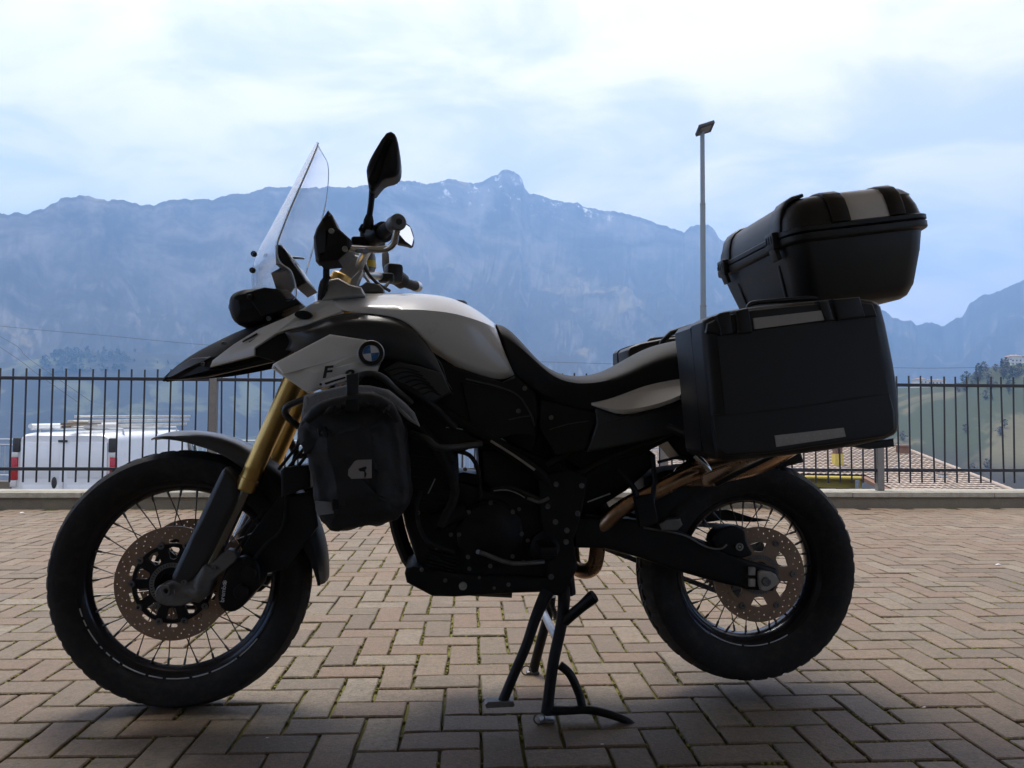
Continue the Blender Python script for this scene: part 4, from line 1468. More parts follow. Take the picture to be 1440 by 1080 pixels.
# broken white tape along the lower rim
bm = bmesh.new()
k = 0
for a0, a1 in ((196, 201), (203, 207), (209, 219), (221, 223), (226, 229), (231, 236), (238, 252), (254, 262), (264, 277), (279, 288), (290, 306), (308, 322)):
    add_lathe(bm, [(.2635, -.0295), (.2665, -.0288)], 8, 'Y', (0, 0, 0), rad(a0), rad(a1))
t = build('rim_tape', bm, m_tape, fw)
md = t.modifiers.new('solid', 'SOLIDIFY'); md.thickness = 0.0012
bm = bmesh.new()
for a0, a1 in ((236, 262), (264, 283), (285, 300)):
    add_lathe(bm, [(.2135, -.0475), (.2160, -.0470)], 8, 'Y', (0, 0, 0), rad(a0), rad(a1))
t = build('rim_tape', bm, m_tape, rw)
md = t.modifiers.new('solid', 'SOLIDIFY'); md.thickness = 0.0012
# rear disc (near side) and sprocket (far side)
holed_disc(.1325, .098, -.098, [(.125, 24, .0026, 0), (.1145, 24, .0026, .13), (.1045, 24, .0022, 0)], [], rw)
carrier(.099, .05, 6, -.098, rw, m_disc)
loops = [[((.108 if k % 4 in (1, 2) else .098) * cos(2 * pi * k / 168), (.108 if k % 4 in (1, 2) else .098) * sin(2 * pi * k / 168)) for k in range(168)]]
loops.append(circle(0, 0, .05, 32))
for k in range(6):
    a = 2 * pi * k / 6
    loops.append(circle(.074 * cos(a), .074 * sin(a), .014, 14))
link('sprocket', plate_mesh('sprocket', loops, .092, .098), m_dalu, rw)

# ---------------------------------------------------------------- front fender
def fender_arc(name, a0, a1, n, prof_fun, mat):
    bm = bmesh.new()
    rows = []
    for k in range(n + 1):
        a = rad(a0 + (a1 - a0) * k / n)
        rows.append([bm.verts.new(FC + Vector((r * cos(a), h, r * sin(a)))) for r, h in prof_fun(k / n)])
    for x, y in zip(rows, rows[1:]):
        for j in range(len(x) - 1):
            bm.faces.new((x[j], x[j + 1], y[j + 1], y[j]))
    bmesh.ops.recalc_face_normals(bm, faces=bm.faces)
    o = build(name, bm, mat, bike, 70)
    md = o.modifiers.new('solid', 'SOLIDIFY'); md.thickness = 0.004
    return o
def fprof(t):
    # t = 0 at the forward tip, 1 where it meets the rear flap
    tip = min(1.0, t / 0.16)
    w = 0.014 + 0.056 * tip ** 0.5
    r = 0.395 + 0.006 * sin(pi * t) - 0.006 * (1 - tip) 
    skirt = 0.003 + 0.007 * tip + 0.026 * min(1, max(0, (t - .08) / .4)) + 0.03 * max(0, t - .5)
    pts = [(r - skirt, -w - .004), (r - skirt * .5, -w - .002), (r - .010 * tip, -w * .93), (r, -w * .62), (r + .003, 0)]
    return pts + [(a, -b) for a, b in pts[-2::-1]]
fender_arc('front_fender', 103, 56, 26, fprof, m_grey)
def rprof(t):
    w = 0.068 + .002 * t
    r = 0.391 - .002 * t
    sk = 0.062 - 0.048 * max(0, t - .55) / .45
    pts = [(r - sk, -w), (r - sk * .5, -w), (r - .012, -w * .95), (r, -w * .6), (r + .002, 0)]
    return pts + [(a, -b) for a, b in pts[-2::-1]]
fender_arc('rear_flap', 57, -2, 26, rprof, m_black)
panel('fender_stay', [(352, 752), (392, 700), (440, 690), (448, 740), (402, 800), (372, 806), (346, 800), (330, 792)], -.078, m_black, 0.012, 0.004)
panel('fender_stay', [(386, 690), (398, 676), (436, 672), (446, 700), (430, 740)], .074, m_black, 0.012, 0.004)

# ---------------------------------------------------------------- fork
FV = 0.105
fork_hi, fork_lo = P(474, 398, -FV), P(343, 690, -FV)
ax = (fork_hi - fork_lo).normalized()
axle = P(237, 832, -FV)
for s in (-1, 1):
    mir = lambda p: Vector((p.x, p.y * -s, p.z))
    q0, q1 = mir(fork_lo), mir(fork_hi)
    L = (fork_hi - fork_lo).length
    bm = bmesh.new()
    A = lambda t: q0 + (q1 - q0).normalized() * t
    prof = [(0, .0205), (.004, .0262), (.034, .0268), (.036, .0250), (.060, .0250), (.062, .0262), (.068, .0262), (.071, .0258), (.20, .0262), (.36, .0275), (L - .02, .0275), (L, .0265)]
    add_tube(bm, [A(t) for t, r in prof], [r for t, r in prof], 28)
    # give every station its own radius exactly
    build('fork_tube', bm, m_gold, bike, 40)
    # chrome inner tube runs on down, nearly in line, to the axle clamp
    lo = q0 + (q0 - q1).normalized() * 0.235
    build('fork_stanchion', tube([q0 + (q1 - q0) * .02, lo], 0.0185, 24), m_dchrome, bike)
    bm = bmesh.new()
    e = (q0 - q1).normalized()
    add_tube(bm, [q0 + e * .205, q0 + e * .215, q0 + e * .255, q0 + e * .285, mir(axle) + Vector((.010, 0, .015))], [.022, .029, .030, .028, .020], 20, sm=2)
    add_lathe(bm, disc_prof(.026, -.024, .024, .003), 24, 'Y', mir(axle))
    build('axle_clamp', bm, m_dalu, bike, 40)
# near axle casting with its lugs and bolts
panel('axle_lug', [(224, 850), (226, 832), (232, 820), (246, 816), (262, 812), (276, 818), (290, 800), (318, 772), (330, 774), (336, 786), (312, 806), (286, 826), (268, 848), (250, 853)], -.128, m_dalu, .030, .005, rnd=1)
build('axle_nut', lathe([(.006, -.012), (.0075, -.015), (.013, -.015), (.0155, -.011), (.0155, .01)], 6, 'Y', P(236, 829, -.13)), m_dalu, bike)
bolts('clamp_bolt', [(259, 819, -.132), (221, 852, -.130), (301, 799, -.130)], m_dalu, .0075)
# fork guard: black shield in front of the stanchion
panel('fork_guard', [(316, 655), (326, 663), (337, 688), (335, 708), (292, 792), (270, 818), (256, 822), (240, 814), (252, 788), (272, 747), (302, 682)], -.136, m_satin, .055, .014, rnd=1)
panel('fork_guard', [(380, 668), (392, 690), (372, 740), (330, 790), (318, 784), (345, 735)], .085, m_black, .05, .012, rnd=1)
# calipers
cal = [(306, 845), (310, 818), (324, 790), (345, 780), (366, 790), (368, 822), (356, 836), (342, 853), (328, 861), (314, 858)]
c_near = panel('brake_caliper', cal, -.118, m_eng, .075, .008, rnd=1)
panel('brake_caliper', [(345, 800), (360, 775), (385, 775), (388, 806), (372, 830), (350, 836)], .060, m_eng, .075, .008, rnd=1)
build('caliper_pot', lathe(disc_prof(.019, -.006, .02, .003), 24, 'Y', P(339, 832, -.124)), m_eng, c_near)
build('caliper_pot', lathe(disc_prof(.019, -.006, .02, .003), 24, 'Y', P(350, 806, -.124)), m_eng, c_near)
me = text_mesh('caliper_lettering', 'brembo', .016, .0006)
o = link('caliper_lettering', me, m_emwht, c_near, P(314, 833, -.1275)); o.rotation_euler = (0, -pi / 2 + .1, 0)
build('caliper_logo', lathe([(.0035, -.001), (.0048, -.001), (.0048, .002)], 20, 'Y', P(316, 819, -.1268)), m_emwht, c_near)
build('caliper_logo', lathe([(.0001, -.001), (.002, -.001), (.002, .002)], 14, 'Y', P(316, 819, -.1268)), m_emwht, c_near)
build('brake_hose', tube([P(352, 792, -.10), P(372, 768, -.10), P(398, 740, -.09), P(404, 690, -.075), P(420, 620, -.07), P(440, 560, -.07)], .005, 8, 5), m_rub, bike)
build('brake_hose', tube([P(318, 790, -.11), P(338, 766, -.115), P(352, 742, -.11), P(372, 716, -.10)], .0035, 8, 5), m_rub, bike)

# ---------------------------------------------------------------- beak, fairing, tank
loft('beak', [
    [(228, 533, 0), (229, 534, -.006), (229, 535, -.012), (231, 536, -.008)],
    [(243, 517, 0), (247, 520, -.022), (247, 525, -.038), (248, 532, -.03)],
    [(257, 504, 0), (264, 509, -.040), (266, 515, -.062), (266, 530, -.052)],
    [(277, 487, 0), (286, 501, -.062), (290, 505, -.086), (294, 527, -.074)],
    [(299, 473, 0), (314, 491, -.085), (320, 497, -.102), (330, 519, -.090)],
    [(323, 461, 0), (342, 477, -.098), (348, 486, -.112), (360, 512, -.100)],
    [(345, 456, 0), (372, 459, -.106), (378, 475, -.118), (386, 505, -.108)],
    [(385, 448, 0), (402, 446, -.110), (410, 455, -.120), (412, 490, -.110)]], m_matte, 2, .004, (1, 2), crease=.75)
panel('beak_lit_facet', [(229, 534.5, -.014), (240, 521, -.036), (270, 504, -.062), (297, 501.5, -.090), (291, 506, -.092), (263, 518.5, -.068), (246, 528, -.044)], -.06, m_grey, .006, .0015)  # lighter grey plate paints in the lit facet of the beak
panel('beak_chin', [(234, 534), (292, 507, -.088), (300, 510, -.09), (296, 519, -.095), (330, 516, -.10), (386, 500, -.11), (384, 509, -.11), (336, 520, -.098), (292, 530, -.085), (250, 534, -.05)], -.05, m_black, .02, .003)
panel('side_fairing', [(295, 517, -.098), (299, 507, -.102), (328, 484.5, -.118), (364, 462.5, -.135), (406, 444.5, -.155), (440, 426, -.160), (464, 415.5, -.128), (470, 424, -.146), (478, 432, -.158), (482, 438.5, -.164), (430, 458, -.168), (401, 465, -.162), (388, 470, -.156), (359, 490, -.140), (359, 500, -.140)],
      -.15, m_white, .025, .003, mirror=True)
bolts('fairing_bolt', [(286, 512, -.092), (315, 483, -.108), (378, 448, -.142)], m_dalu, .006)
panel('indicator_recess', [(413, 443), (417, 437), (430, 436), (439, 441), (438, 446), (430, 449), (420, 448)], -.169, m_black, .02, .004, rnd=1)
for dx, dy in ((0, 0), (9, 1)):
    panel('fairing_decal', [(341 + dx, 482 + dy, -.1305), (341 + dx, 479.5 + dy, -.1305), (361 + dx, 468 + dy, -.138), (362.5 + dx, 470.5 + dy, -.138)], -.134, m_ink, .003, .0004)
panel('vent_recess', [(358, 500), (359, 489.5), (388, 469.5), (402, 464.5), (420, 470), (419, 484), (404, 500), (388, 509)], -.135, m_black, .05, .004)
loft('upper_fairing', [
    [(398, 466, -.150), (402, 469, -.165), (410, 480, -.165), (402, 492, -.150)],
    [(426, 459, -.160), (430, 467, -.200), (434, 482, -.205), (432, 498, -.190)],
    [(452, 450, -.162), (458, 462, -.205), (462, 478, -.210), (462, 500, -.195)],
    [(482, 440, -.165), (488, 453, -.205), (494, 470, -.215), (500, 500, -.200)],
    [(525, 442, -.168), (530, 453, -.205), (540, 472, -.215), (552, 506, -.198)],
    [(566, 446, -.172), (572, 458, -.195), (580, 480, -.205), (590, 516, -.188)],
    [(590, 470, -.165), (596, 482, -.180), (604, 505, -.190), (618, 528, -.175)],
    [(604, 490, -.158), (612, 502, -.170), (622, 525, -.178), (636, 548, -.165)]], m_satin, 2, .004, (1,), mirror=False, crease=.7)
loft('fuel_tank', [
    [(466, 413, 0), (466, 417, -.09), (470, 424, -.140), (471, 427, -.150), (472, 430, -.150)],
    [(482, 411, 0), (480, 416, -.09), (482, 430, -.155), (482.5, 434, -.163), (483, 438.5, -.163)],
    [(520, 411, 0), (520, 415, -.09), (523, 433, -.165), (524, 437, -.171), (524.5, 441, -.171)],
    [(563, 411, 0), (563, 414.5, -.09), (564, 437, -.172), (565, 442, -.176), (567, 447, -.174)],
    [(582, 411, 0), (582, 415, -.09), (582, 436, -.174), (582, 448, -.178), (586, 467, -.172)],
    [(602, 411.5, 0), (602, 416, -.09), (602, 437, -.172), (602, 458, -.176), (606, 489, -.160)],
    [(635, 416, 0), (635, 421, -.085), (635, 440, -.163), (634, 470, -.166), (637, 510, -.146)],
    [(665, 430, 0), (664, 434, -.07), (664, 448, -.145), (662, 480, -.150), (672, 527, -.125)],
    [(686, 446, 0), (685, 449, -.05), (686, 456, -.112), (690, 490, -.125), (706, 536.5, -.105)],
    [(696, 455, 0), (696, 458, -.04), (697, 463, -.085), (707, 492, -.105), (723, 527, -.098)]], m_white, 2, .004, (2,), crease=.95, angle=32)
panel('seat_hinge_cover', [(686, 512), (716, 524), (742, 536), (764, 562), (740, 572), (696, 556), (680, 532)], -.088, m_black, .176, .004)
build('filler_cap', lathe([(.0001, .009), (.030, .009), (.034, .006), (.036, 0), (.036, -.02)], 36, 'Z', P(640, 428, 0)), m_black, bike)
# dark knee panel under the tank, its seam and the ribbed grip patch
panel('knee_panel', [(560, 470), (604, 492), (640, 515), (706, 538), (724, 528), (752, 552), (758, 580), (752, 600), (690, 618), (640, 640), (600, 625), (540, 600), (500, 540), (520, 500)], -.140, m_black, .03, .010)
build('panel_trim', tube([P(603, 496, -.165), P(620, 512, -.16), P(630, 545, -.155), P(637, 555, -.15)], .0022, 6, 4), m_grey, bike)
panel('grip_patch', [(540, 520), (560, 508), (590, 515), (622, 525), (634, 552), (610, 566), (585, 560), (560, 540)], -.212, m_satin, .04, .006)
for k in range(7):
    y = 521 + k * 5.5
    build('grip_rib', tube([P(545 + k * 8, y + 1, -.214), P(565 + k * 7, y - 4, -.215), P(590 + k * 5, y + 2, -.214)], .0022, 6, 3), m_black, bike)
panel('side_cover', [(648, 536), (700, 546), (735, 560), (750, 585), (752, 612), (722, 612), (680, 622), (662, 600)], -.150, m_black, .04, .006)
build('cover_edge_light', tube([P(655, 533, -.153), P(700, 544, -.153), P(728, 556, -.153), P(745, 580, -.153), P(752, 600, -.153)], .0022, 6, 4), m_grey, bike)  # grey tubes stand for the highlights on the cover's edges
build('cover_edge_light', tube([P(716, 590, -.152), P(735, 586, -.152), P(745, 585, -.152)], .0018, 6, 2), m_grey, bike)
bolts('cover_bolt', [(729, 578, -.153), (775, 587, -.150), (738, 546, -.145)], m_dalu, .0065)
panel('radiator_shroud', [(382, 518, -.205), (384, 512, -.208), (391, 508, -.215), (464, 470, -.235), (515, 478, -.240), (538, 500, -.235), (530, 522, -.235), (500, 533, -.235), (450, 546, -.225), (433, 553, -.215)], -.235, m_white, .03, .008, dome=[(.030, .008), (.012, .005)], mirror=True)
# roundel
em = P(522, 497, -.252)
e0 = build('emblem', lathe([(.0001, -.006), (.0275, -.006), (.0305, -.005), (.0325, 0), (.0325, .012)], 48, 'Y', em), m_ink, bike)
build('emblem_ring', lathe([(.0305, -.0052), (.0315, -.0068), (.0328, -.0052), (.0328, .004)], 48, 'Y', em), m_alu, e0)
build('emblem_ring', lathe([(.0195, -.006), (.0200, -.0072), (.0208, -.006)], 48, 'Y', em), m_alu, e0)
for k in range(4):
    bm = bmesh.new()
    c = bm.verts.new(em + Vector((0, -.0068, 0)))
    rim_v = [bm.verts.new(em + Vector((.0195 * cos(a), -.0066, .0195 * sin(a)))) for a in [k * pi / 2 + i * pi / 20 + .12 for i in range(11)]]
    for a, b in zip(rim_v, rim_v[1:]):
        bm.faces.new((c, a, b))
    build('emblem_quarter', bm, m_emblue if k % 2 else m_emwht, e0)
for ch, x, y, sz in (('F', 458.5, 524, .040), ('8', 489, 529.5, .040)):
    me = text_mesh('model_lettering', ch, sz, .0006, shear=.25, bold=.0011)
    o = link('model_lettering', me, m_ink, bike, P(x, y, -.2455)); o.rotation_euler = (0, -.12, 0)
    o.scale = (1.25, 1, 1)
pq = panel('clamp_plate', [(446, 541), (452, 536), (481, 526.5), (491, 525.5), (496, 529), (491, 533.5), (455, 545.5)], -.262, m_emwht, .004, .001)
panel('plate_slot', [(456, 538.5), (485, 529.5), (486.5, 531.5), (458, 541)], -.2630, m_ink, .002, .0003, parent=pq)
for x, y in ((451, 540.5), (491, 529.2)):
    build('plate_hole', lathe([(.0001, -.001), (.0034, -.001), (.0034, .002)], 12, 'Y', P(x, y, -.2625)), m_ink, pq)

# ---------------------------------------------------------------- headlight, instruments, windshield
panel('headlight', [(322, 434), (323, 420), (330, 411), (348, 406), (380, 405), (410, 414), (424, 428), (405, 442), (372, 453), (338, 459), (327, 450)], -.115, m_black, .23, .035, rnd=1, both=True)
build('lamp_lens', tube([P(336, 432, -.07), P(331, 432, -.035), P(331, 432, .035), P(336, 432, .07)], .018, 14, 4), m_smoke, bike)
panel('screen_bracket', [(345, 412), (372, 404), (405, 408), (424, 427), (398, 437), (368, 445)], -.125, m_black, .02, .004)
panel('dash_bracket', [(381, 384), (402, 372), (411, 382), (414, 404), (408, 412), (390, 412)], -.070, m_smoke, .012, .003)
panel('dash_bracket', [(381, 384), (402, 372), (411, 382), (414, 404), (408, 412), (390, 412)], .058, m_smoke, .012, .003)
ic = panel('instrument_cluster', [(387, 345), (393, 344), (402, 352), (412, 369), (424, 385), (432, 397), (417, 405), (408, 384), (403, 376), (388, 372)], -.092, m_black, .18, .006, both=True)
panel('dial_rim', [(393, 343), (396, 344), (411, 363), (408, 366)], -.085, m_edge, .05, .002, parent=ic)  # bezel strips, their glints put into the pale colour
panel('dial_rim', [(414, 370), (417, 371), (432, 394), (429, 396)], -.06, m_edge, .10, .002, parent=ic)
build('dash_mount', tube([P(410, 362, .02), P(428, 363.5, .02)], .0035, 8), m_alu, bike)

def ws_row(cpx, cpy, epx, epy, a, bulge=0.32):
    """One level of the curved screen: centre pixel, near-edge pixel, half width."""
    c, e = P(cpx, cpy, 0), P(epx, epy, -a)
    pts = []
    for f in (-1, -.75, -.5, -.25, 0, .25, .5, .75, 1):
        t = abs(f) ** 1.7
        q = c.lerp(e, t)
        pts.append(Vector((q.x, f * a, q.z)))
    return pts
rows = [ws_row(362, 424, 421, 425, .155), ws_row(354, 412, 412, 388, .175), ws_row(352, 398, 408, 378, .185), ws_row(354, 380, 389, 371, .20), ws_row(361, 360, 387.5, 343, .205),
        ws_row(374, 338, 394, 328, .20), ws_row(389, 312, 403, 303, .192), ws_row(404, 284, 414, 278, .182), ws_row(420, 254, 426, 251, .168), ws_row(434, 226, 438, 224, .14), ws_row(446, 203, 448, 200, .09)]
bm = bmesh.new()
vs = [[bm.verts.new(p) for p in r] for r in rows]
for a, b in zip(vs, vs[1:]):
    for k in range(8):
        bm.faces.new((a[k], a[k + 1], b[k + 1], b[k]))
bmesh.ops.recalc_face_normals(bm, faces=bm.faces)
ws = build('windshield', bm, [m_screen, m_edge], bike, 180)
md = ws.modifiers.new('subsurf', 'SUBSURF'); md.levels = md.render_levels = 2
md = ws.modifiers.new('solid', 'SOLIDIFY'); md.thickness = 0.004; md.material_offset_rim = 1
bolts('screen_bolt', [(357, 357, -.13), (355, 380, -.10), (352, 418, -.13)], m_ink, .008, ws)

# ---------------------------------------------------------------- handlebar and controls
HB = [(559, 313, -.42), (545, 321.5, -.345), (532, 331, -.27), (522, 342, -.20), (508, 368, -.11), (505, 379, -.04), (507, 383, .04), (516, 386, .11), (536, 389, .20), (552, 392, .27), (572, 398.5, .35), (586, 403, .42)]
build('handlebar', tube([P(*p) for p in HB], .0125, 16, 5), m_alu, bike)
def between(a, b, t): return P(*a).lerp(P(*b), t)
build('grip', tube([P(557.5, 314, -.412), P(545, 321.5, -.345), P(533, 330.5, -.275)], [.0165, .0160, .0175], 20, 4), m_rub, bike)
build('grip', tube([P(553, 392.5, .275), P(572, 398.5, .35), P(583, 402, .405)], [.0175, .0160, .0165], 20, 4), m_rub, bike)
d = (P(559, 313, -.42) - P(545, 321.5, -.345)).normalized()
pe = P(558, 313.5, -.415)
build('bar_end', tube([pe - d * .028, pe - d * .026, pe + d * .012, pe + d * .016], [.0175, .0195, .0195, .0165], 28), m_dalu, bike)
build('bar_end_bolt', tube([pe + d * .012, pe + d * .0175], .008, 6), m_ink, bike)
d2 = (P(586, 403, .42) - P(572, 398.5, .35)).normalized()
pf = P(583, 402, .41)
build('bar_end', tube([pf, pf + d2 * .026, pf + d2 * .030], [.0185, .0185, .0150], 24), m_alu, bike)
build('guard_bar', tube([P(470, 347, -.34), P(494, 350, -.36), P(520, 351, -.372), P(542, 350, -.38), (P(553, 343, -.395)), P(556.5, 331, -.408), P(559, 318, -.418)], .0082, 16, 6), m_chrome, bike)
panel('hand_guard', [(461.5, 295.5, -.34), (468, 303, -.36), (476, 321, -.375), (492.5, 336, -.375), (493, 351, -.375), (476, 366.5, -.37), (448, 369, -.37), (444, 360, -.37), (441, 334, -.37), (445, 322, -.37), (453, 310, -.355)], -.37, m_black, .10, .012, dome=[(.014, .006)])
panel('guard_wing', [(441, 333, -.352), (445, 321, -.345), (461, 296, -.325), (467, 303, -.335), (456, 320, -.362), (457, 345, -.364), (457, 368, -.352), (444, 368, -.348), (441, 345, -.352)], -.352, m_grey, .06, .008)
bolts('guard_bolt', [(466, 325, -.381), (485, 350, -.378)], m_alu, .0065)
# near switch block, clutch perch and lever
bm = bmesh.new()
add_box(bm, P(524, 335, -.225), (.055, .05, .058), Matrix.Rotation(-.5, 3, 'Z'), .012)
add_box(bm, P(508, 341, -.24), (.05, .030, .028), None, .008)
add_tube(bm, [P(540, 326, -.30), P(526, 332, -.25)], .026, 18)
add_box(bm, P(512, 323, -.24), (.022, .03, .020), Matrix.Rotation(.5, 3, 'Y'), .004)
build('switch_block', bm, m_black, bike)
build('clutch_lever', tube([P(507, 347, -.25), P(486, 348, -.30), P(500, 352, -.36), P(515, 353, -.40)], [.007, .006, .0055, .007], 10, 4), m_dalu, bike)
build('cable_adjuster', tube([P(500, 347, -.23), P(496, 347, -.23), P(492, 347, -.23), P(486, 348, -.23)], [.010, .007, .010, .006], 12), m_black, bike)
build('clutch_cable', tube([P(484, 352, -.22), P(466, 357, -.21), P(459.5, 375, -.20), P(458.5, 392, -.18), P(455, 405, -.16), P(452, 420, -.14)], .0085, 10, 5), m_rub, bike)
# far switch block and lever
bm = bmesh.new()
add_box(bm, P(553, 385, .235), (.055, .05, .062), Matrix.Rotation(.4, 3, 'Z'), .012)
add_tube(bm, [P(549, 383, .24), P(566, 396, .29)], .026, 18)
add_box(bm, P(543, 391, .20), (.05, .03, .03), None, .008)
build('switch_block', bm, m_black, bike)
build('mirror_boot', tube([P(543, 384, .26), P(542.5, 372, .28), P(542, 358, .30), P(541.5, 352, .31)], [.008, .012, .0115, .006], 14), m_rub, bike)
build('brake_line', tube([P(478, 362, .05), P(492, 357, .03), P(508, 359, .02), P(514, 368, .0), P(512, 385, -.02), P(520, 398, 0)], .0042, 8, 5), m_alu, bike)
build('brake_line', tube([P(480, 365, -.05), P(495, 361, -.06), P(507, 364, -.07), P(510, 374, -.07), P(505, 392, -.06)], .0042, 8, 5), m_alu, bike)
build('cable', tube([P(520, 345, -.2), P(512, 360, -.15), P(515, 380, -.06), P(530, 398, -.02), P(548, 409, .02)], .0045, 8, 5), m_rub, bike)
build('cable', tube([P(548, 395, .2), P(540, 404, .12), P(522, 408, .05), P(500, 404, .0), P(480, 412, -.03)], .005, 8, 5), m_rub, bike)
build('fluid_reservoir', tube([P(517, 352, .03), P(518.5, 362, .03), P(519, 377, .03), P(519, 382, .03)], [.017, .020, .020, .016], 20), m_dalu, bike)
build('reservoir_label', tube([P(519, 367.5, .03), P(519.2, 376.5, .03)], .0206, 20), m_yel, bike)
# triple clamp, risers, caps
tc = panel('triple_clamp', [(453, 412), (455, 400), (462, 394), (476, 391), (492, 400), (508, 404), (512, 414), (452, 424)], -.150, m_alu, .30, .008, both=True)
bolts('clamp_pinch_bolt', [(458, 400, -.152), (457, 407, -.152)], m_ink, .007, tc)
for s in (-1, 1):
    q = P(479, 392, -FV); q = Vector((q.x, q.y * -s, q.z))
    a_ = Vector((ax.x, ax.y * -s, ax.z))
    build('fork_cap', tube([q - a_ * .03, q - a_ * .004, q + a_ * .010, q + a_ * .014], [.0285, .0285, .0275, .022], 28), m_gold, bike)
    build('riser', (lambda bm: add_box(bm, P(496, 388, -.05 * s), (.048, .036, .075), Matrix.Rotation(.35, 3, 'Y'), .006))(bmesh.new()), m_alu, bike)
    build('bar_clamp', (lambda bm: add_box(bm, P(504, 377, -.05 * s), (.050, .034, .034), Matrix.Rotation(-.5, 3, 'Y'), .006))(bmesh.new()), m_dalu, bike)
panel('bar_brace', [(470, 392), (487, 366), (500, 360), (508, 364), (505, 382), (492, 394)], -.085, m_alu, .012, .003)
panel('ignition_lock', [(507, 402), (516, 396), (534, 400), (540, 407), (540, 412), (507, 412)], -.03, m_dalu, .07, .006)
build('dash_cowl', tube([P(452, 425, -.12), P(452, 412, -.13), P(455, 398, -.125), P(462, 390, -.115)], .010, 10, 3), m_black, bike)
# mirrors
mm = panel('mirror', [(541, 189), (550, 185), (557, 190), (561, 205), (563.5, 228), (562.5, 243), (556, 250), (540, 254), (532, 263), (526, 271), (519, 268), (516.5, 252), (515, 238), (521, 222)], -.345, m_black, .080, .014, rnd=1, dome=[(.010, .004)], both=True)
build('mirror_stem', tube([P(524, 262, -.31), P(522, 285, -.305), P(519.5, 304, -.30), P(518, 322, -.29)], [.0085, .0075, .0075, .0085], 14, 4), m_black, bike)
build('mirror_boot', tube([P(519.5, 302, -.30), P(518.5, 310, -.297), P(517.5, 322, -.29)], [.008, .0125, .0135], 14), m_rub, bike)
fm = panel('mirror', [(556, 342), (559, 329), (570, 313), (578, 318.5), (583, 335), (580, 347.5), (570, 344.5)], .325, m_black, .05, .012, rnd=1, both=True)
nrm = Vector((.85, -.42, .32))
gl = [(560.5, 328), (569.5, 315), (576.5, 319.5), (581.6, 335), (579, 345.5), (570, 339)]
c0 = P(571, 330, .282)
bm = bmesh.new()
vsx = []
for x, y in gl:
    v_ = .282
    for _ in range(4):
        q = P(x, y, v_)
        v_ = .282 + .8 * ((q.x - c0.x) * nrm.x + (q.z - c0.z) * nrm.z) / -nrm.y
    vsx.append(bm.verts.new(P(x, y, v_)))
f = bm.faces.new(vsx)
r_ = bmesh.ops.extrude_face_region(bm, geom=[f])
for v_ in [g for g in r_['geom'] if isinstance(g, bmesh.types.BMVert)]:
    v_.co.y += .004
bmesh.ops.recalc_face_normals(bm, faces=bm.faces)
build('mirror_glass', bm, m_mirror, fm, smooth=False)
build('mirror_stem', tube([P(557, 340, .335), P(549, 347, .32), P(542, 353, .31)], .008, 12, 3), m_black, bike)

# ---------------------------------------------------------------- seat, tail, subframe
loft('seat', [
    [(697, 455, 0), (699, 459, -.05), (704, 470, -.080), (712, 495, -.095), (724, 526, -.100)],
    [(711, 457, 0), (714, 462, -.06), (720, 478, -.095), (730, 510, -.110), (746, 549, -.115)],
    [(735, 483, 0), (738, 487, -.07), (747, 502, -.118), (758, 530, -.130), (776, 563, -.125)],
    [(758, 511, 0), (762, 515, -.09), (773, 527, -.148), (788, 552, -.150), (806, 575, -.132)],
    [(785, 526, 0), (789, 529, -.12), (798, 538, -.166), (812, 560, -.160), (826, 579, -.136)],
    [(815, 530, 0), (819, 532.5, -.12), (828, 540, -.166), (840, 556, -.160), (850, 572, -.136)],
    [(850, 523, 0), (852, 527, -.11), (860, 535, -.152), (870, 548, -.150), (880, 560, -.132)],
    [(880, 504, 0), (884, 511, -.09), (890, 523, -.132), (898, 538, -.132), (908, 553, -.122)],
    [(905, 489, 0), (910, 497, -.08), (916, 510, -.122), (924, 526, -.125), (934, 545, -.115)],
    [(930, 481, 0), (935, 487, -.08), (944, 502, -.120), (952, 517, -.122), (962, 536, -.112)],
    [(990, 470, 0), (990, 476, -.08), (998, 492, -.118), (1004, 508, -.120), (1010, 528, -.110)]], m_seat, 2, .004, (2,), crease=.35)
loft('tail_panel', [
    [(831.5, 568, -.150), (831.8, 568.3, -.152), (832, 568.6, -.153), (832.3, 569, -.150)],
    [(848, 557.5, -.125), (852, 565, -.150), (856, 575, -.166), (857, 578, -.160)],
    [(882, 541, -.105), (880, 556, -.145), (876, 577, -.172), (874, 584, -.164)],
    [(905, 536, -.105), (908, 551, -.150), (910, 572, -.176), (910, 577, -.166)],
    [(935, 533, -.105), (938, 547, -.150), (944, 562, -.174), (944, 567, -.164)],
    [(962, 530, -.105), (962, 541, -.145), (964, 551, -.166), (964, 556, -.158)],
    [(1010, 528, -.105), (1010, 536, -.140), (1010, 542, -.155), (1010, 546, -.150)]], m_white, 1, .005, (0, 1, 2), crease=1.0, angle=14)
panel('tail_panel_lower', [(835, 572), (872, 584, -.16), (944, 567, -.155), (965, 556), (1000, 560), (1000, 610), (962, 604), (900, 622), (824, 636), (838, 595)], -.140, m_satin, .03, .008)
panel('tail_flank', [(760, 562), (800, 570), (840, 580), (836, 594), (822, 632), (780, 640), (758, 600)], -.138, m_black, .03, .006)
build('panel_trim', tube([P(773, 604, -.142), P(800, 596, -.142), P(828, 592, -.142)], .0016, 6, 2), m_grey, bike)
panel('under_tray', [(760, 570), (1040, 530), (1100, 560), (1100, 625), (960, 610), (900, 640), (820, 660), (780, 640)], -.085, m_black, .17, .01)
panel('rear_mudguard', [(930, 610), (1040, 590), (1110, 590), (1130, 650), (1090, 660), (1000, 640), (960, 648)], -.07, m_black, .14, .01)
panel('luggage_rack', [(1070, 432), (1240, 412), (1244, 422), (1072, 444)], -.12, m_black, .24, .008, both=True)
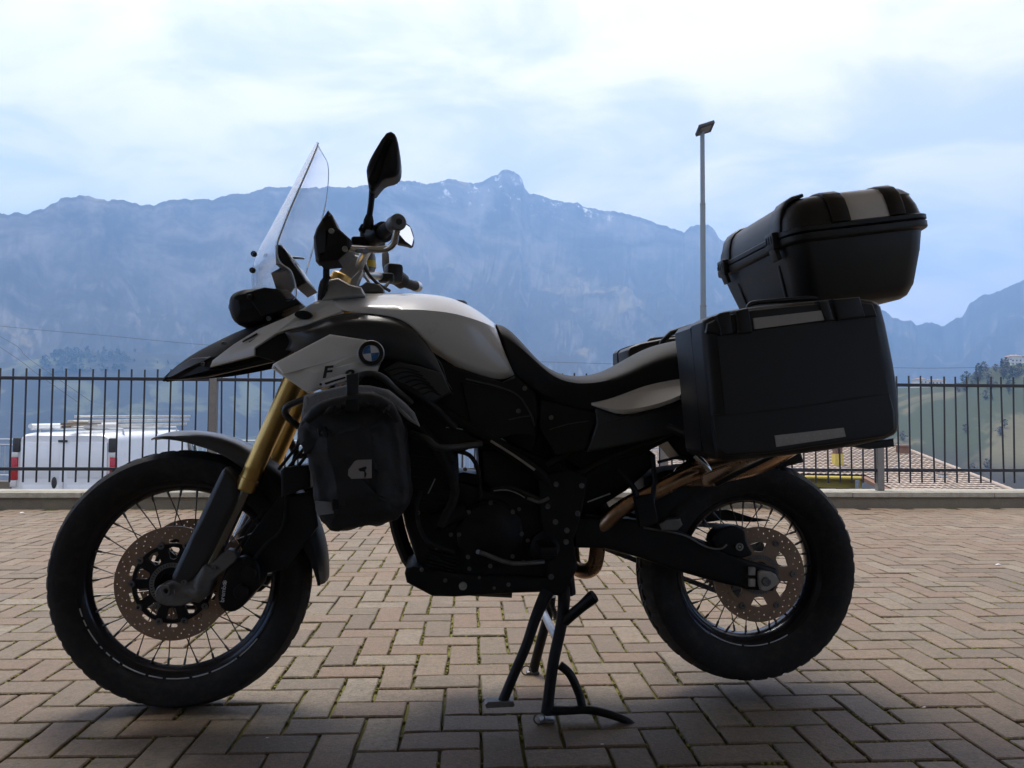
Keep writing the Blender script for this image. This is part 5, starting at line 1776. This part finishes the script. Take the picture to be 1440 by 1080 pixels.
for s in (-1, 1):
    build('rack_tube', tube([Pm(975, 548, .13 * s), Pm(975, 500, .16 * s), Pm(990, 452, .15 * s), Pm(1100, 430, .15 * s), Pm(1220, 415, .14 * s)], .009, 10, 3), m_black, bike)
    build('pannier_rail', tube([Pm(960, 560, .17 * s), Pm(1000, 500, .235 * s), Pm(1200, 470, .235 * s), Pm(1225, 560, .235 * s), Pm(1150, 610, .235 * s), Pm(1000, 620, .235 * s), Pm(940, 600, .18 * s)], .009, 10, 3), m_black, bike)

# ---------------------------------------------------------------- frame, engine, exhaust
def etube(name, pts, r, mat=m_eng, sm=3, n=10, par=None):
    return build(name, tube([P(*p) for p in pts], r, n, sm), mat, par or bike)
def etube_m(name, pts, r, mat=m_eng, sm=3, n=10):
    return build(name, tube([Pm(*p) for p in pts], r, n, sm), mat, bike)
for s in (-1, 1):
    etube_m('frame_spar', [(520, 480, .10 * s), (580, 545, .125 * s), (640, 590, .135 * s), (690, 618, .14 * s), (752, 660, .14 * s), (785, 700, .13 * s)], .017)
    etube_m('frame_downtube', [(785, 690, .12 * s), (790, 740, .12 * s), (796, 800, .11 * s), (800, 835, .10 * s)], .020)
    etube_m('subframe_tube', [(770, 655, .12 * s), (830, 620, .125 * s), (960, 590, .125 * s), (1060, 570, .12 * s)], .012)
    etube_m('subframe_tube', [(785, 690, .12 * s), (835, 655, .125 * s), (960, 600, .125 * s)], .010)
etube('spar_highlight', [(690, 620, -.158), (722, 640, -.158), (752, 661, -.158)], .0035, m_alu, 2, 8)  # thin bright tube stands for the highlight along the frame spar
panel('air_box', [(560, 540), (640, 545), (720, 560), (760, 600), (750, 640), (716, 622), (690, 606), (668, 628), (645, 632), (600, 640), (572, 600)], -.10, m_eng, .20, .012)
eng = panel('engine_block', [(566, 640), (600, 636), (644, 634), (646, 676), (672, 682), (690, 690), (745, 692), (790, 715), (800, 780), (780, 832), (640, 836), (606, 806), (586, 790), (570, 740), (560, 690)], -.125, m_eng, .25, .014)
panel('cylinder_head', [(572, 600), (640, 628), (648, 680), (630, 720), (584, 720), (566, 660)], -.150, m_eng, .30, .016, rnd=1, parent=eng)
for k in range(5):
    panel('cooling_fin', [(575 + k * 2, 640 + k * 15), (640, 648 + k * 15), (640, 653 + k * 15), (576 + k * 2, 645 + k * 15)], -.156, m_eng, .02, .001, parent=eng)
panel('throttle_body', [(676, 632), (724, 628), (792, 650), (792, 715), (740, 696), (694, 692), (676, 676)], -.095, m_eng, .19, .012)
c = P(690, 752, -.165)
build('alternator_cover', lathe([(.0001, 0), (.045, 0), (.052, .004), (.080, .008), (.088, .016), (.090, .05)], 48, 'Y', c), m_eng, eng)
for k in range(8):
    a = 2 * pi * k / 8
    build('cover_bolt', bolt_bm(bmesh.new(), c + Vector((.083 * cos(a), .008, .083 * sin(a))), .006), m_dalu, eng)
c = P(770, 772, -.155)
build('sprocket_cover', lathe([(.0001, 0), (.028, 0), (.034, .005), (.046, .010), (.05, .05)], 36, 'Y', c), m_eng, eng)
build('starter_motor', tube([P(610, 735, -.14), P(655, 715, -.14)], .026, 20), m_eng, eng)
etube('coolant_hose', [(592, 600, -.15), (620, 640, -.165), (640, 690, -.165), (620, 740, -.16)], .013, m_rub)
etube('coolant_hose', [(690, 690, -.14), (720, 686, -.15), (752, 700, -.15), (790, 712, -.14)], .006, m_rub)
etube('wiring_loom', [(640, 634, -.13), (660, 640, -.12), (672, 660, -.12), (676, 700, -.13)], .006, m_rub)
etube('exhaust_header', [(580, 640, .04), (556, 690, .05), (560, 745, .05), (585, 800, .04), (640, 824, .03), (720, 830, .02)], .022, m_eng)
panel('radiator', [(440, 560), (470, 540), (560, 720), (540, 735)], -.16, m_eng, .32, .006)
panel('horn_box', [(395, 662), (400, 657), (436, 653), (437, 686), (420, 690), (396, 700)], -.13, m_black, .09, .008)
for a, b in (((392, 660), (424, 620)), ((402, 662), (428, 630)), ((412, 664), (430, 642))):
    etube('guard_mesh_bar', [(*a, -.10), (*b, -.13)], .0045, m_black, 1, 8)
sk = panel('skid_plate', [(569, 806), (571, 798), (582, 796), (600, 800), (620, 803), (660, 808), (780, 812), (778, 830), (640, 839), (608, 838), (572, 819)], -.150, m_eng, .30, .008, both=True)
bolts('skid_bolt', [(651, 824, -.152)], m_alu, .011, sk)
bolts('skid_bolt', [(695, 827, -.152), (674, 812, -.152)], m_dalu, .004, sk)
panel('frame_gusset', [(736, 560), (775, 566), (790, 600), (800, 640), (790, 690), (752, 680), (700, 640), (716, 615)], -.06, m_eng, .12, .006)
panel('intake_cover', [(672, 628), (700, 616), (730, 630), (720, 690), (676, 690), (674, 664)], -.08, m_eng, .16, .006)
panel('battery_box', [(790, 640), (900, 622), (922, 640), (918, 656), (880, 690), (838, 716), (800, 735), (780, 700)], -.05, m_eng, .10, .008)
panel('hose_bracket', [(640, 666), (652, 664), (676, 668), (676, 690), (640, 690)], -.09, m_eng, .18, .004)
panel('footrest_bracket', [(758, 672), (800, 660), (826, 672), (818, 720), (806, 760), (812, 800), (790, 838), (768, 836), (772, 780), (760, 730)], -.150, m_eng, .016, .004)
bolts('bracket_bolt', [(782, 681, -.152), (781, 734, -.152), (797, 746, -.152), (796, 762, -.152), (776, 771, -.152), (756, 767, -.152), (775, 811, -.152), (818, 683, -.15), (770, 712, -.15), (812, 722, -.15)], m_dalu, .0075)
etube('gear_lever', [(765, 790, -.17), (720, 792, -.185), (684, 780, -.19), (672, 776, -.22)], .006, m_dalu, 3)
bm = bmesh.new()
add_box(bm, P(768, 770, -.215), (.045, .11, .022), None, .005)
build('footpeg', bm, m_eng, bike)
# thin bright tubes added as glints in the dark middle
for pts, r in (([(602, 694, -.17), (607, 684, -.17), (612, 673, -.168)], .0016), ([(690, 606, -.12), (697, 612, -.12), (704, 616, -.12)], .002), ([(627, 601, -.155), (640, 602, -.155), (651, 604, -.15)], .0014),
               ([(694, 690, -.15), (712, 689, -.155), (728, 694, -.15), (738, 700, -.148)], .0016), ([(826, 706, -.14), (842, 700, -.14), (858, 694, -.14)], .002)):
    etube('glint_tube', pts, r, m_alu, 3, 6)
bolts('engine_bolt', [(588, 721, -.156), (634, 752, -.156), (614, 770, -.14), (654, 660, -.10), (730, 716, -.13), (742, 760, -.14), (736, 790, -.14), (660, 800, -.14), (593, 801, -.152), (626, 816, -.152), (715, 822, -.152)], m_dalu, .0055)
for k in range(6):
    panel('engine_rib', [(600, 772 + k * 5), (645, 784 + k * 5), (645, 786.5 + k * 5), (600, 774.5 + k * 5)], -.134, m_eng, .02, .0008, parent=eng)
etube('clutch_arm', [(742, 700, -.15), (758, 706, -.16), (772, 700, -.16)], .005, m_dalu, 3)
etube('oil_line', [(640, 836 - 60, -.14), (600, 760, -.15), (586, 720, -.155), (592, 690, -.155)], .006, m_rub, 4)
# crash bars
etube('crash_bar', [(420, 600, -.20), (404, 586, -.215), (401, 577, -.225), (408, 569, -.23), (434, 560, -.235), (470, 552, -.24), (498, 536, -.285), (508, 527, -.30), (522, 525, -.30), (540, 532, -.29), (556, 548, -.27), (578, 566, -.22)], .0085, m_satin, 5, 14)
etube('crash_bar', [(548, 536, -.20), (578, 549, -.21), (607, 570, -.20), (640, 602, -.17)], .010, m_black, 4, 12)
etube('crash_bar', [(578, 610, -.22), (600, 618, -.235), (615, 629, -.235), (640, 629, -.22), (676, 624, -.17)], .0095, m_satin, 4, 12)
etube('crash_bar', [(402, 610, .215), (430, 640, .24), (500, 560, .26), (590, 640, .24), (640, 660, .17)], .0125, m_black, 4, 12)
# exhaust
ex = build('exhaust_pipe', tube([P(805, 770, .03), P(808, 795, .0), P(822, 803, -.03), P(836, 795, -.05), P(841, 765, -.075), P(844, 746, -.10), P(858, 728, -.118), P(884, 709, -.128), P(930, 686, -.132), P(965, 669, -.13), P(990, 660, -.12)],
                                [.019, .021, .022, .022, .022, .022, .022, .022, .023, .024, .026], 22, 5), m_exh, bike)
build('pipe_clamp', tube([P(842, 757, -.087), P(842.6, 753, -.092)], .0245, 20), m_dalu, ex)
mf = build('muffler', tube([P(955, 674, -.10), P(965, 668, -.10), P(1000, 658, -.11), P(1060, 640, -.12), P(1120, 606, -.13), P(1190, 570, -.13)], [.026, .034, .046, .055, .056, .050], 28, 4), m_exh, bike)
build('muffler_band', tube([P(978, 640, -.16), P(990, 652, -.168), P(998, 664, -.165), P(1002, 676, -.15)], .010, 12, 4), m_chrome, mf)
panel('heat_shield', [(985, 668), (1020, 655), (1085, 640), (1088, 645), (1035, 668), (1005, 684), (988, 684)], -.178, m_exh, .012, .004)
etube('pannier_strut', [(1006, 682, -.20), (1040, 664, -.21), (1080, 644, -.23), (1100, 634, -.235)], .007, m_black, 2)
build('indicator', tube([P(966, 624, -.20), P(972, 627, -.20), P(980, 634, -.20), (P(984, 640, -.2))], [.008, .018, .016, .005], 18, 3), m_dalu, bike)
# swingarm, chain, rear brake
sa = panel('swingarm', [(806, 728), (850, 726), (898, 731), (935, 738), (968, 752), (1010, 772), (1053, 788), (1090, 799), (1097, 815), (1086, 831), (1053, 829), (995, 815), (950, 802), (898, 784), (850, 771), (806, 770)], -.125, m_eng, .045, .010, mirror=True)
panel('swingarm_brace', [(840, 735), (905, 738), (905, 778), (840, 768)], -.10, m_eng, .20, .008)
panel('torque_lug', [(926, 737), (938, 730), (956, 729), (960, 738), (952, 746), (930, 746)], -.150, m_dalu, .03, .004)
ap = panel('axle_plate', [(1066, 805), (1070, 802), (1089, 805), (1096, 817), (1093, 822), (1078, 832), (1068, 829)], -.140, m_pale, .012, .003, rnd=1)
bolts('axle_bolt', [(1078, 818, -.144)], m_dalu, .013, ap)
for y in (802, 818):
    panel('chain_adjuster', [(1054, y - 4), (1062, y - 4), (1062, y + 7), (1054, y + 7)], -.138, m_pale, .014, .003)
rc = panel('rear_caliper', [(1000, 756), (1010, 744), (1030, 738), (1047, 744), (1050, 764), (1060, 780), (1040, 786), (1016, 778), (1004, 768)], -.128, m_eng, .05, .007, rnd=1)
build('caliper_ring', lathe([(.006, -.001), (.0075, -.003), (.010, -.003), (.011, -.001), (.011, .01)], 24, 'Y', P(1040, 769, -.130)), m_alu, rc)
build('caliper_ring', lathe([(.0001, -.002), (.0035, -.002), (.0035, .01)], 16, 'Y', P(1040, 769, -.130)), m_alu, rc)
etube('brake_line_rear', [(905, 742, -.135), (960, 752, -.135), (990, 768, -.135), (1012, 772, -.135), (1022, 766, -.13)], .0028, m_dalu, 4, 8)
panel('chain_guard', [(950, 726), (970, 722), (1022, 716), (1060, 728), (1082, 731), (1060, 734), (1012, 732), (955, 740)], .085, m_black, .012, .003)
# chain run: link plates along its loop on the far side
cs, cr_, fr_ = Vector((RC.x, 0, RC.z)), 0.103, 0.040
fs = P(835, 745, .095); fs = Vector((fs.x, 0, fs.z))
dv = (fs - cs); Ld = dv.length; th = atan2(dv.z, dv.x)
ofs = math.acos((cr_ - fr_) / Ld)
loop = []
for k in range(40):
    a = th + ofs + (2 * pi - 2 * ofs) * k / 39
    loop.append(cs + Vector((cr_ * cos(a), 0, cr_ * sin(a))))
for k in range(14):
    a = th - ofs + 2 * ofs * k / 13
    loop.append(fs + Vector((fr_ * cos(a), 0, fr_ * sin(a))))
loop.append(loop[0])
bm = bmesh.new()
acc, nxt, i = 0.0, 0.0, 0
for a, b in zip(loop, loop[1:]):
    seg = (b - a).length
    while nxt <= acc + seg and seg > 0:
        p = a.lerp(b, (nxt - acc) / seg)
        t_ = (b - a).normalized()
        sag = 0
        rot = Matrix.Rotation(-atan2(t_.z, t_.x), 3, 'Y')
        w_ = .007 if i % 2 else .0105
        for s in (-1, 1):
            add_box(bm, p + Vector((0, .095 + s * w_, 0)), (.0185, .002, .0135), rot, .0)
        add_tube(bm, [p + Vector((0, .095 - .010, 0)), p + Vector((0, .095 + .010, 0))], .0052, 6)
        nxt += .0159; i += 1
    acc += seg
build('chain', bm, m_dalu, bike, smooth=False)
etube('rear_shock', [(820, 670, -.02), (860, 740, -.02)], .022, m_eng, 1, 16)
etube('rear_footpeg_hanger', [(870, 660, -.13), (893, 690, -.15), (900, 730, -.16)], .008, m_eng, 3)
etube('rear_footpeg_hanger', [(918, 640, -.13), (920, 680, -.15), (914, 730, -.16)], .007, m_eng, 3)
panel('passenger_peg', [(892, 700), (918, 694), (926, 735), (900, 742)], -.17, m_eng, .03, .004)
panel('wheel_hugger', [(905, 672), (935, 662), (1010, 652), (1075, 655), (1060, 672), (990, 690), (945, 715), (935, 736), (905, 730)], -.072, m_black, .144, .008)
etube('tail_wire', [(925, 650, -.12), (945, 645, -.12), (958, 643, -.12), (968, 647, -.12)], .004, m_rub, 3, 8)

# ---------------------------------------------------------------- stands
CS = -.185
st = build('centre_stand', tube([P(792, 826, -.12), P(793, 846, -.145), P(789, 880, -.155), P(778, 932, -.17), P(771, 985, -.185), P(769, 1004, -.188)], [.018, .0165, .0155, .0150, .0150, .0165], 16, 4), m_eng, bike)
build('stand_leg', tube([P(775, 838, .12), P(772, 860, .13), P(761, 900, .15), P(752, 935, .17), P(750, 944, .172)], .015, 14, 3), m_eng, st)
build('stand_strut', tube([P(763, 858, .10), P(773, 880, -.02), P(786, 905, -.155)], .011, 12, 2), m_alu, st)
build('stand_tang', tube([P(787, 935, -.17), P(798, 944, -.175), P(806, 956, -.178), P(815, 978, -.182), P(819, 996, -.188)], .0115, 12, 4), m_eng, st)
build('stand_foot_bar', tube([P(772, 999, -.188), P(800, 999, -.19), P(826, 998, -.192), P(852, 1003, -.20), P(880, 1013, -.205), P(899, 1026, -.21)], [.013, .011, .011, .011, .010, .006], 12, 4), m_eng, st)
for (x, y, v_) in ((769, 1006, -.188), (749, 943, .172)):
    q = P(x, y, v_)
    bm = bmesh.new()
    add_box(bm, (q.x, q.y, .005), (.040, .030, .009), None, .003)
    add_lathe(bm, [(.012, -.001), (.016, 0), (.012, .001)], 14, 'Y', (q.x - .022, q.y - .018, .016))
    build('stand_shoe', bm, m_dalu, st)
build('stand_lift_pedal', tube([P(795, 874, -.16), P(806, 863, -.175), P(818, 853, -.19), P(832, 841, -.20), P(836, 838, -.203)], [.013, .0145, .0145, .0175, .0165], 14, 2), m_eng, st)
bm = bmesh.new()
for k in range(26):
    a = k * 1.9
    pass
coil = [P(775, 846, -.13).lerp(P(783, 872, -.12), t / 60) + Vector((.007 * cos(t * 1.2), .007 * sin(t * 1.2), 0)) for t in range(61)]
build('stand_spring', tube(coil, .0018, 6), m_dalu, st)
ss = build('side_stand', tube([P(770, 832, -.145), P(762, 848, -.155), P(752, 872, -.165), P(740, 908, -.178), P(722, 950, -.19), P(707, 986, -.198)], [.019, .0165, .0145, .0135, .0130, .0130], 16, 4), m_eng, bike)
panel('side_stand_foot', [(682, 991), (686, 987), (722, 986), (724, 991), (722, 994), (684, 996)], -.215, m_dalu, .032, .002, parent=ss)

# ================================================================== LUGGAGE
def lug(name, label, cat, group=None):
    e = empty(name, BIKE_POS + Vector((0, 0, 0)), BIKE_YAW)
    return tag(e, label, cat, group)
# --- near pannier
PN = [(984, 456), (990, 448), (1012, 440), (1056, 431.5), (1137, 423.5), (1195, 419), (1228, 422.5), (1238, 434), (1258, 535), (1262.5, 594), (1258, 611), (1240, 619), (1181, 631), (1084, 643), (1029, 648), (1010, 647), (1001, 636), (992, 535)]
def pannier(label, mirror=False):
    e = lug('pannier', label, 'pannier', 'motorcycle side cases')
    s = -1 if mirror else 1
    parts = []
    parts.append(panel('pannier_lid', PN, -.470, m_case, .085, .020, rnd=1, dome=[(.010, .002)], parent=e))
    def shifted(v, ins, th, edge):
        b = inset(PP(PN, -.450), ins)
        bm = bmesh.new()
        sh = lambda lp, y: [Vector((p.x, y, p.z)) for p in lp]
        b = [Vector((p.x, p.y, p.z)) for p in b]
        stack(bm, [sh(inset(b, edge), v), sh(b, v + .003), sh(b, v + th - edge), sh(inset(b, edge * .4), v + th - edge * .3), sh(inset(b, edge), v + th)])
        return bm
    parts.append(build('pannier_shell', shifted(-.377, .003, .132, .010), m_case, e, 30))
    parts.append(build('pannier_seam', shifted(-.3860, .012, .010, .001), m_ink, e, 30))
    parts.append(panel('lower_moulding', [(1000, 583), (1030, 581), (1120, 571), (1200, 558), (1250, 553), (1257, 580), (1257, 604), (1244, 614), (1084, 637), (1020, 641), (1008, 632)], -.4745, m_case, .01, .006, parent=e))
    parts.append(panel('upper_moulding', [(992, 468), (994, 455), (1014, 445), (1056, 436), (1137, 428), (1195, 423.5), (1226, 427), (1233, 446), (1170, 452), (1060, 466), (1012, 472)], -.4765, m_case, .012, .007, parent=e))
    for pts in ([(1006, 444), (1012, 440), (1026, 437.5), (1030, 470), (1014, 472)], [(1034, 437), (1052, 433), (1058, 468), (1036, 470)], [(1150, 423.5), (1164, 422), (1172, 450), (1160, 453)], [(1170, 421), (1208, 417.5), (1216, 446), (1178, 451)]):
        bm = panel_bm(bmesh.new(), pts, -.4835, .09, .005)
        parts.append(build('pannier_clasp', bm, m_case, e, 30))
    parts.append(build('carry_handle', tube([P(1052, 434, -.43), P(1056, 427, -.43), P(1080, 424, -.43), P(1135, 419.5, -.43), P(1148, 421, -.43)], .006, 10, 2), m_case, e))
    t = panel('reflector', [(1059, 447.5), (1168.5, 435), (1171, 448.5), (1061, 463)], -.4795, m_refl, .004, .0006, parent=e)
    t2 = panel('reflector', [(1089.5, 612.5), (1186.5, 601.5), (1189.5, 614), (1092, 628.5)], -.4775, m_refl, .004, .0006, parent=e)
    parts += [t, t2]
    for k in range(10):
        for j in range(2):
            bm = bmesh.new()
            x = 1097 + k * 9.6 + j * 1.6; y = 617.0 + j * 6 - k * 1.12
            add_lathe(bm, [(.0001, 0), (.0020, 0), (.0024, .001)], 8, 'Y', P(x, y, -.4787))
            o = build('reflector_dot', bm, m_rdot, t2)
    parts.append(panel('lower_latch', [(1196, 627), (1256, 616), (1257, 628), (1222, 632)], -.44, m_case, .04, .004, parent=e))
    if mirror:
        for o in list(e.children) + [c for p in e.children for c in p.children]:
            for v_ in o.data.vertices: v_.co.y *= -1
            o.data.flip_normals()
    return e
pannier('black hard pannier with two reflective strips hanging on the near side of the motorcycle')
pannier('black hard pannier on the far side, its corner peeking over the rear seat', True)

# --- top case: rounded-rectangle sections stacked along a tilted frame
e = lug('top_case', 'large black top case with silver lid inserts on the rack above the near pannier', 'top case')
rf_, rr_ = P(1098, 336, -.283), P(1303, 312, -.283)
av = (rr_ - rf_); LEN = av.length; av.normalize()
hv_ = Vector((-av.z, 0, av.x))
org = Vector((rf_.x, 0, rf_.z)) + av * .028 + hv_ * .009
def TC(a, v, h):
    return org + av * a + Vector((0, v, 0)) + hv_ * h
def rsec(a0, a1, w, h, r, n=6, bow=0.0):
    pts = []
    for cx, cy, t0 in ((a1 - r, w - r, 0), (a0 + r, w - r, pi / 2), (a0 + r, -w + r, pi), (a1 - r, -w + r, 1.5 * pi)):
        for k in range(n + 1):
            t = t0 + pi / 2 * k / n
            pts.append(TC(cx + r * cos(t), cy + r * sin(t), h))
    return pts
def shell(name, secs, mat, angle=32):
    bm = bmesh.new()
    stack(bm, [rsec(*s) for s in secs])
    return build(name, bm, mat, e, angle)
LW = LEN
shell('case_body', [(.055, LW - .050, .195, -.196, .05), (.045, LW - .036, .208, -.188, .055), (.040, LW - .022, .222, -.160, .055), (.022, LW - .008, .250, -.07, .055), (.012, LW - .004, .262, -.02, .055), (.012, LW - .004, .262, -.015, .055)], m_case)
shell('case_rim', [(.008, LW - .004, .266, -.022, .055), (.002, LW + .002, .281, -.018, .06), (0, LW + .004, .283, -.014, .06), (0, LW + .004, .283, -.001, .06), (.003, LW + .001, .280, .0015, .06)], m_case)
shell('case_lid_rim', [(.003, LW + .001, .280, .0035, .06), (0, LW + .004, .283, .006, .06), (0, LW + .004, .283, .016, .06), (.006, LW - .002, .277, .020, .06)], m_case)
LID = [(.008, LW - .004, .274, .018, .06), (.012, LW - .010, .268, .05, .06), (.022, LW - .018, .258, .080, .065), (.036, LW - .030, .243, .098, .065), (.055, LW - .048, .222, .108, .065), (.085, LW - .08, .19, .113, .06)]
shell('case_lid', LID, m_case, 40)
def band(name, path, wdir, width, th, mat):
    """Flat strap of given width laid along a path, th thick, standing off the lid."""
    bm = bmesh.new()
    n = len(path)
    rows = []
    for i, (p, nrm) in enumerate(path):
        nrm = nrm.normalized()
        c = [p + wdir * (width * .5) - nrm * .003, p + wdir * (width * .5) + nrm * (th * .6), p + wdir * (width * .5 - th * .6) + nrm * th, p - wdir * (width * .5 - th * .6) + nrm * th, p - wdir * (width * .5) + nrm * (th * .6), p - wdir * (width * .5) - nrm * .003]
        rows.append([bm.verts.new(q) for q in c])
    for a, b in zip(rows, rows[1:]):
        for k in range(5):
            bm.faces.new((a[k], a[k + 1], b[k + 1], b[k]))
    bm.faces.new(rows[0]); bm.faces.new(rows[-1][::-1])
    bmesh.ops.recalc_face_normals(bm, faces=bm.faces)
    return build(name, bm, mat, e, 40)
def side_path(a):
    """Across the lid at distance a from its front, up the near side and down the far one."""
    P0 = [(.274, .020), (.268, .05), (.258, .080), (.243, .098), (.222, .108), (.19, .113)]
    N0 = [(1, .15), (1, .25), (.9, .5), (.65, .8), (.3, 1), (.1, 1)]
    out = [(TC(a, -w, h), Vector((0, -n, 0)) + hv_ * m) for (w, h), (n, m) in zip(P0, N0)]
    out += [(TC(a, w, h), Vector((0, n, 0)) + hv_ * m) for (w, h), (n, m) in list(zip(P0, N0))[::-1]]
    return out
def front_path(v):
    P0 = [(.008, .020), (.012, .05), (.022, .080), (.036, .098), (.055, .108), (.085, .113)]
    N0 = [(1, .15), (1, .25), (.9, .5), (.65, .8), (.3, 1), (.1, 1)]
    return [(TC(a, v, h), av * -n + hv_ * m) for (a, h), (n, m) in zip(P0, N0)]
def a_of(px, py):  # distance along the case of a photo pixel on its near side
    return (P(px, py, -.27) - org).dot(av)
b0, b1, b2, b3 = a_of(1178, 285), a_of(1216, 285), a_of(1258, 285), a_of(1288, 280)
band('lid_insert', side_path((b0 + b2) / 2), av, (b2 - b0) * .8, .002, m_silver)
band('lid_rib', side_path(b0), av, .052, .007, m_case)
band('lid_rib', side_path(b2), av, .046, .007, m_case)
for v_ in (-.190, .165):
    band('lid_rib', front_path(v_), Vector((0, 1, 0)), .060, .007, m_case)
    lt = bmesh.new()
    add_box(lt, TC(-.006, v_, .002), (.022, .050, .046), Matrix.Rotation(-atan2(av.z, av.x), 3, 'Y'), .005)
    add_box(lt, TC(-.004, v_, -.032), (.014, .036, .040), Matrix.Rotation(-atan2(av.z, av.x) - .25, 3, 'Y'), .004)
    ob = build('latch', lt, m_case, e)
    for k in range(3):
        bm = bmesh.new()
        add_box(bm, TC(-.0175, v_ - .014 + k * .014, .006), (.003, .007, .020), Matrix.Rotation(-atan2(av.z, av.x), 3, 'Y'), .001)
        build('latch_tooth', bm, m_ink, ob)
# silver rear corner caps on the lid
SEC = [rsec(a0 - .002, a1 + .002, w + .002, h + .001, r) for a0, a1, w, h, r in LID[2:]]
for ks in (range(21, 28), range(0, 7)):
    bm = bmesh.new()
    vs = [[bm.verts.new(s_[k % 28]) for k in ks] for s_ in SEC]
    for a, b in zip(vs, vs[1:]):
        for k in range(len(a) - 1):
            bm.faces.new((a[k], a[k + 1], b[k + 1], b[k]))
    bmesh.ops.recalc_face_normals(bm, faces=bm.faces)
    o = build('lid_corner', bm, m_silver, e)
    md = o.modifiers.new('solid', 'SOLIDIFY'); md.thickness = .003
# moulded grooves on the front face of the body
for v_ in (-.15, .13):
    band('body_crease', [(TC(.020, v_ * 1.02, -.06), av * -1), (TC(.030, v_ * .95, -.12), av * -1), (TC(.042, v_ * .88, -.175), av * -1)], Vector((0, 1, 0)), .012, .003, m_case)

# --- soft bag on the crash bar
e = lug('crash_bar_bag', 'soft black roll-top bag with a grey letter G strapped below the tank', 'bag')
BODY = [(419, 606), (424, 592), (436, 578), (458, 566), (487, 558), (520, 556), (548, 566), (562, 582), (570, 610), (574, 650), (579, 690), (574, 714), (556, 733), (520, 741), (480, 748.5), (462, 744.5), (448, 730), (443, 705), (436, 655)]
bb = panel('bag_body', BODY, -.345, m_fab, .13, .030, rnd=1, dome=[(.045, .018), (.020, .010)], parent=e, angle=60)
md = bb.modifiers.new('subsurf', 'SUBSURF'); md.subdivision_type = 'SIMPLE'; md.levels = md.render_levels = 2
tx = bpy.data.textures.new('bag_wrinkles', 'CLOUDS'); tx.noise_scale = 0.055; tx.noise_depth = 4
md = bb.modifiers.new('wrinkle', 'DISPLACE'); md.texture = tx; md.strength = 0.022; md.mid_level = 0.5
flap = panel('bag_flap', [(420, 604, -.30), (424, 584, -.31), (428, 556, -.315), (462, 547, -.325), (488, 541.5, -.33), (520, 542, -.33), (546, 548, -.325), (568, 566, -.315), (582, 580, -.305), (590, 600, -.30), (572, 590, -.32), (556, 574, -.335), (530, 562, -.345), (490, 562, -.35), (456, 570, -.345), (436, 584, -.34), (426, 600, -.33)], -.33, m_fabg, .06, .008, rnd=0, parent=e, angle=60)
build('roll_top', tube([P(432, 592, -.365), P(448, 576, -.372), P(486, 565, -.378), P(520, 562, -.378), P(546, 572, -.372), P(560, 592, -.362)], [.010, .015, .017, .018, .015, .008], 14, 5), m_fab, e)
for i, (a, b) in enumerate((((500, 572), (512, 560)), ((512, 574), (520, 559)), ((526, 575), (532, 562)), ((540, 580), (548, 570)), ((455, 582), (470, 570)), ((470, 578), (480, 567)))):
    build('roll_fold', tube([P(*a, -.378), P((a[0] + b[0]) / 2 + 1, (a[1] + b[1]) / 2, -.390), P(*b, -.386)], [.002, .006, .003], 8, 3), m_fab, e)
stp = panel('bag_strap', [(487, 527), (504, 524), (504, 548), (503.5, 571), (486, 571), (488, 548)], -.388, m_web, .012, .002, parent=e)
panel('strap_buckle', [(485, 562), (505, 560), (505, 578), (486, 579)], -.396, m_black, .012, .003, parent=stp)
panel('bag_strap', [(424, 622), (436, 616), (450, 614), (452, 626), (440, 630), (428, 640)], -.348, m_web, .02, .003, parent=e)
s2 = panel('bag_strap', [(443, 705), (466, 706), (470, 722), (448, 725), (444, 718)], -.352, m_fabg, .02, .003, parent=e)
panel('strap_buckle', [(467, 702), (477, 702), (478, 716), (468, 718)], -.36, m_black, .012, .003, parent=s2)
panel('side_loop', [(446, 602), (456, 600), (458, 612), (448, 614)], -.362, m_black, .02, .003, parent=e)
# stylised G: plate with a hooked notch
G = [(523, 646), (523, 672), (495, 673), (490, 668), (490.5, 660), (499, 648.5), (503, 646.5)]
gu = [(p.x, p.z) for p in PP(G, -.372)]
notch = [(p.x, p.z) for p in PP([(504, 659), (515, 655.5), (516.5, 657.5), (514, 661), (516, 666), (514.5, 671.5), (512.5, 671.5), (512.5, 663), (506, 662.5)], -.372)]
me = plate_mesh('bag_logo', [gu, notch], -.381, -.376)
link('bag_logo', me, m_logo, e)
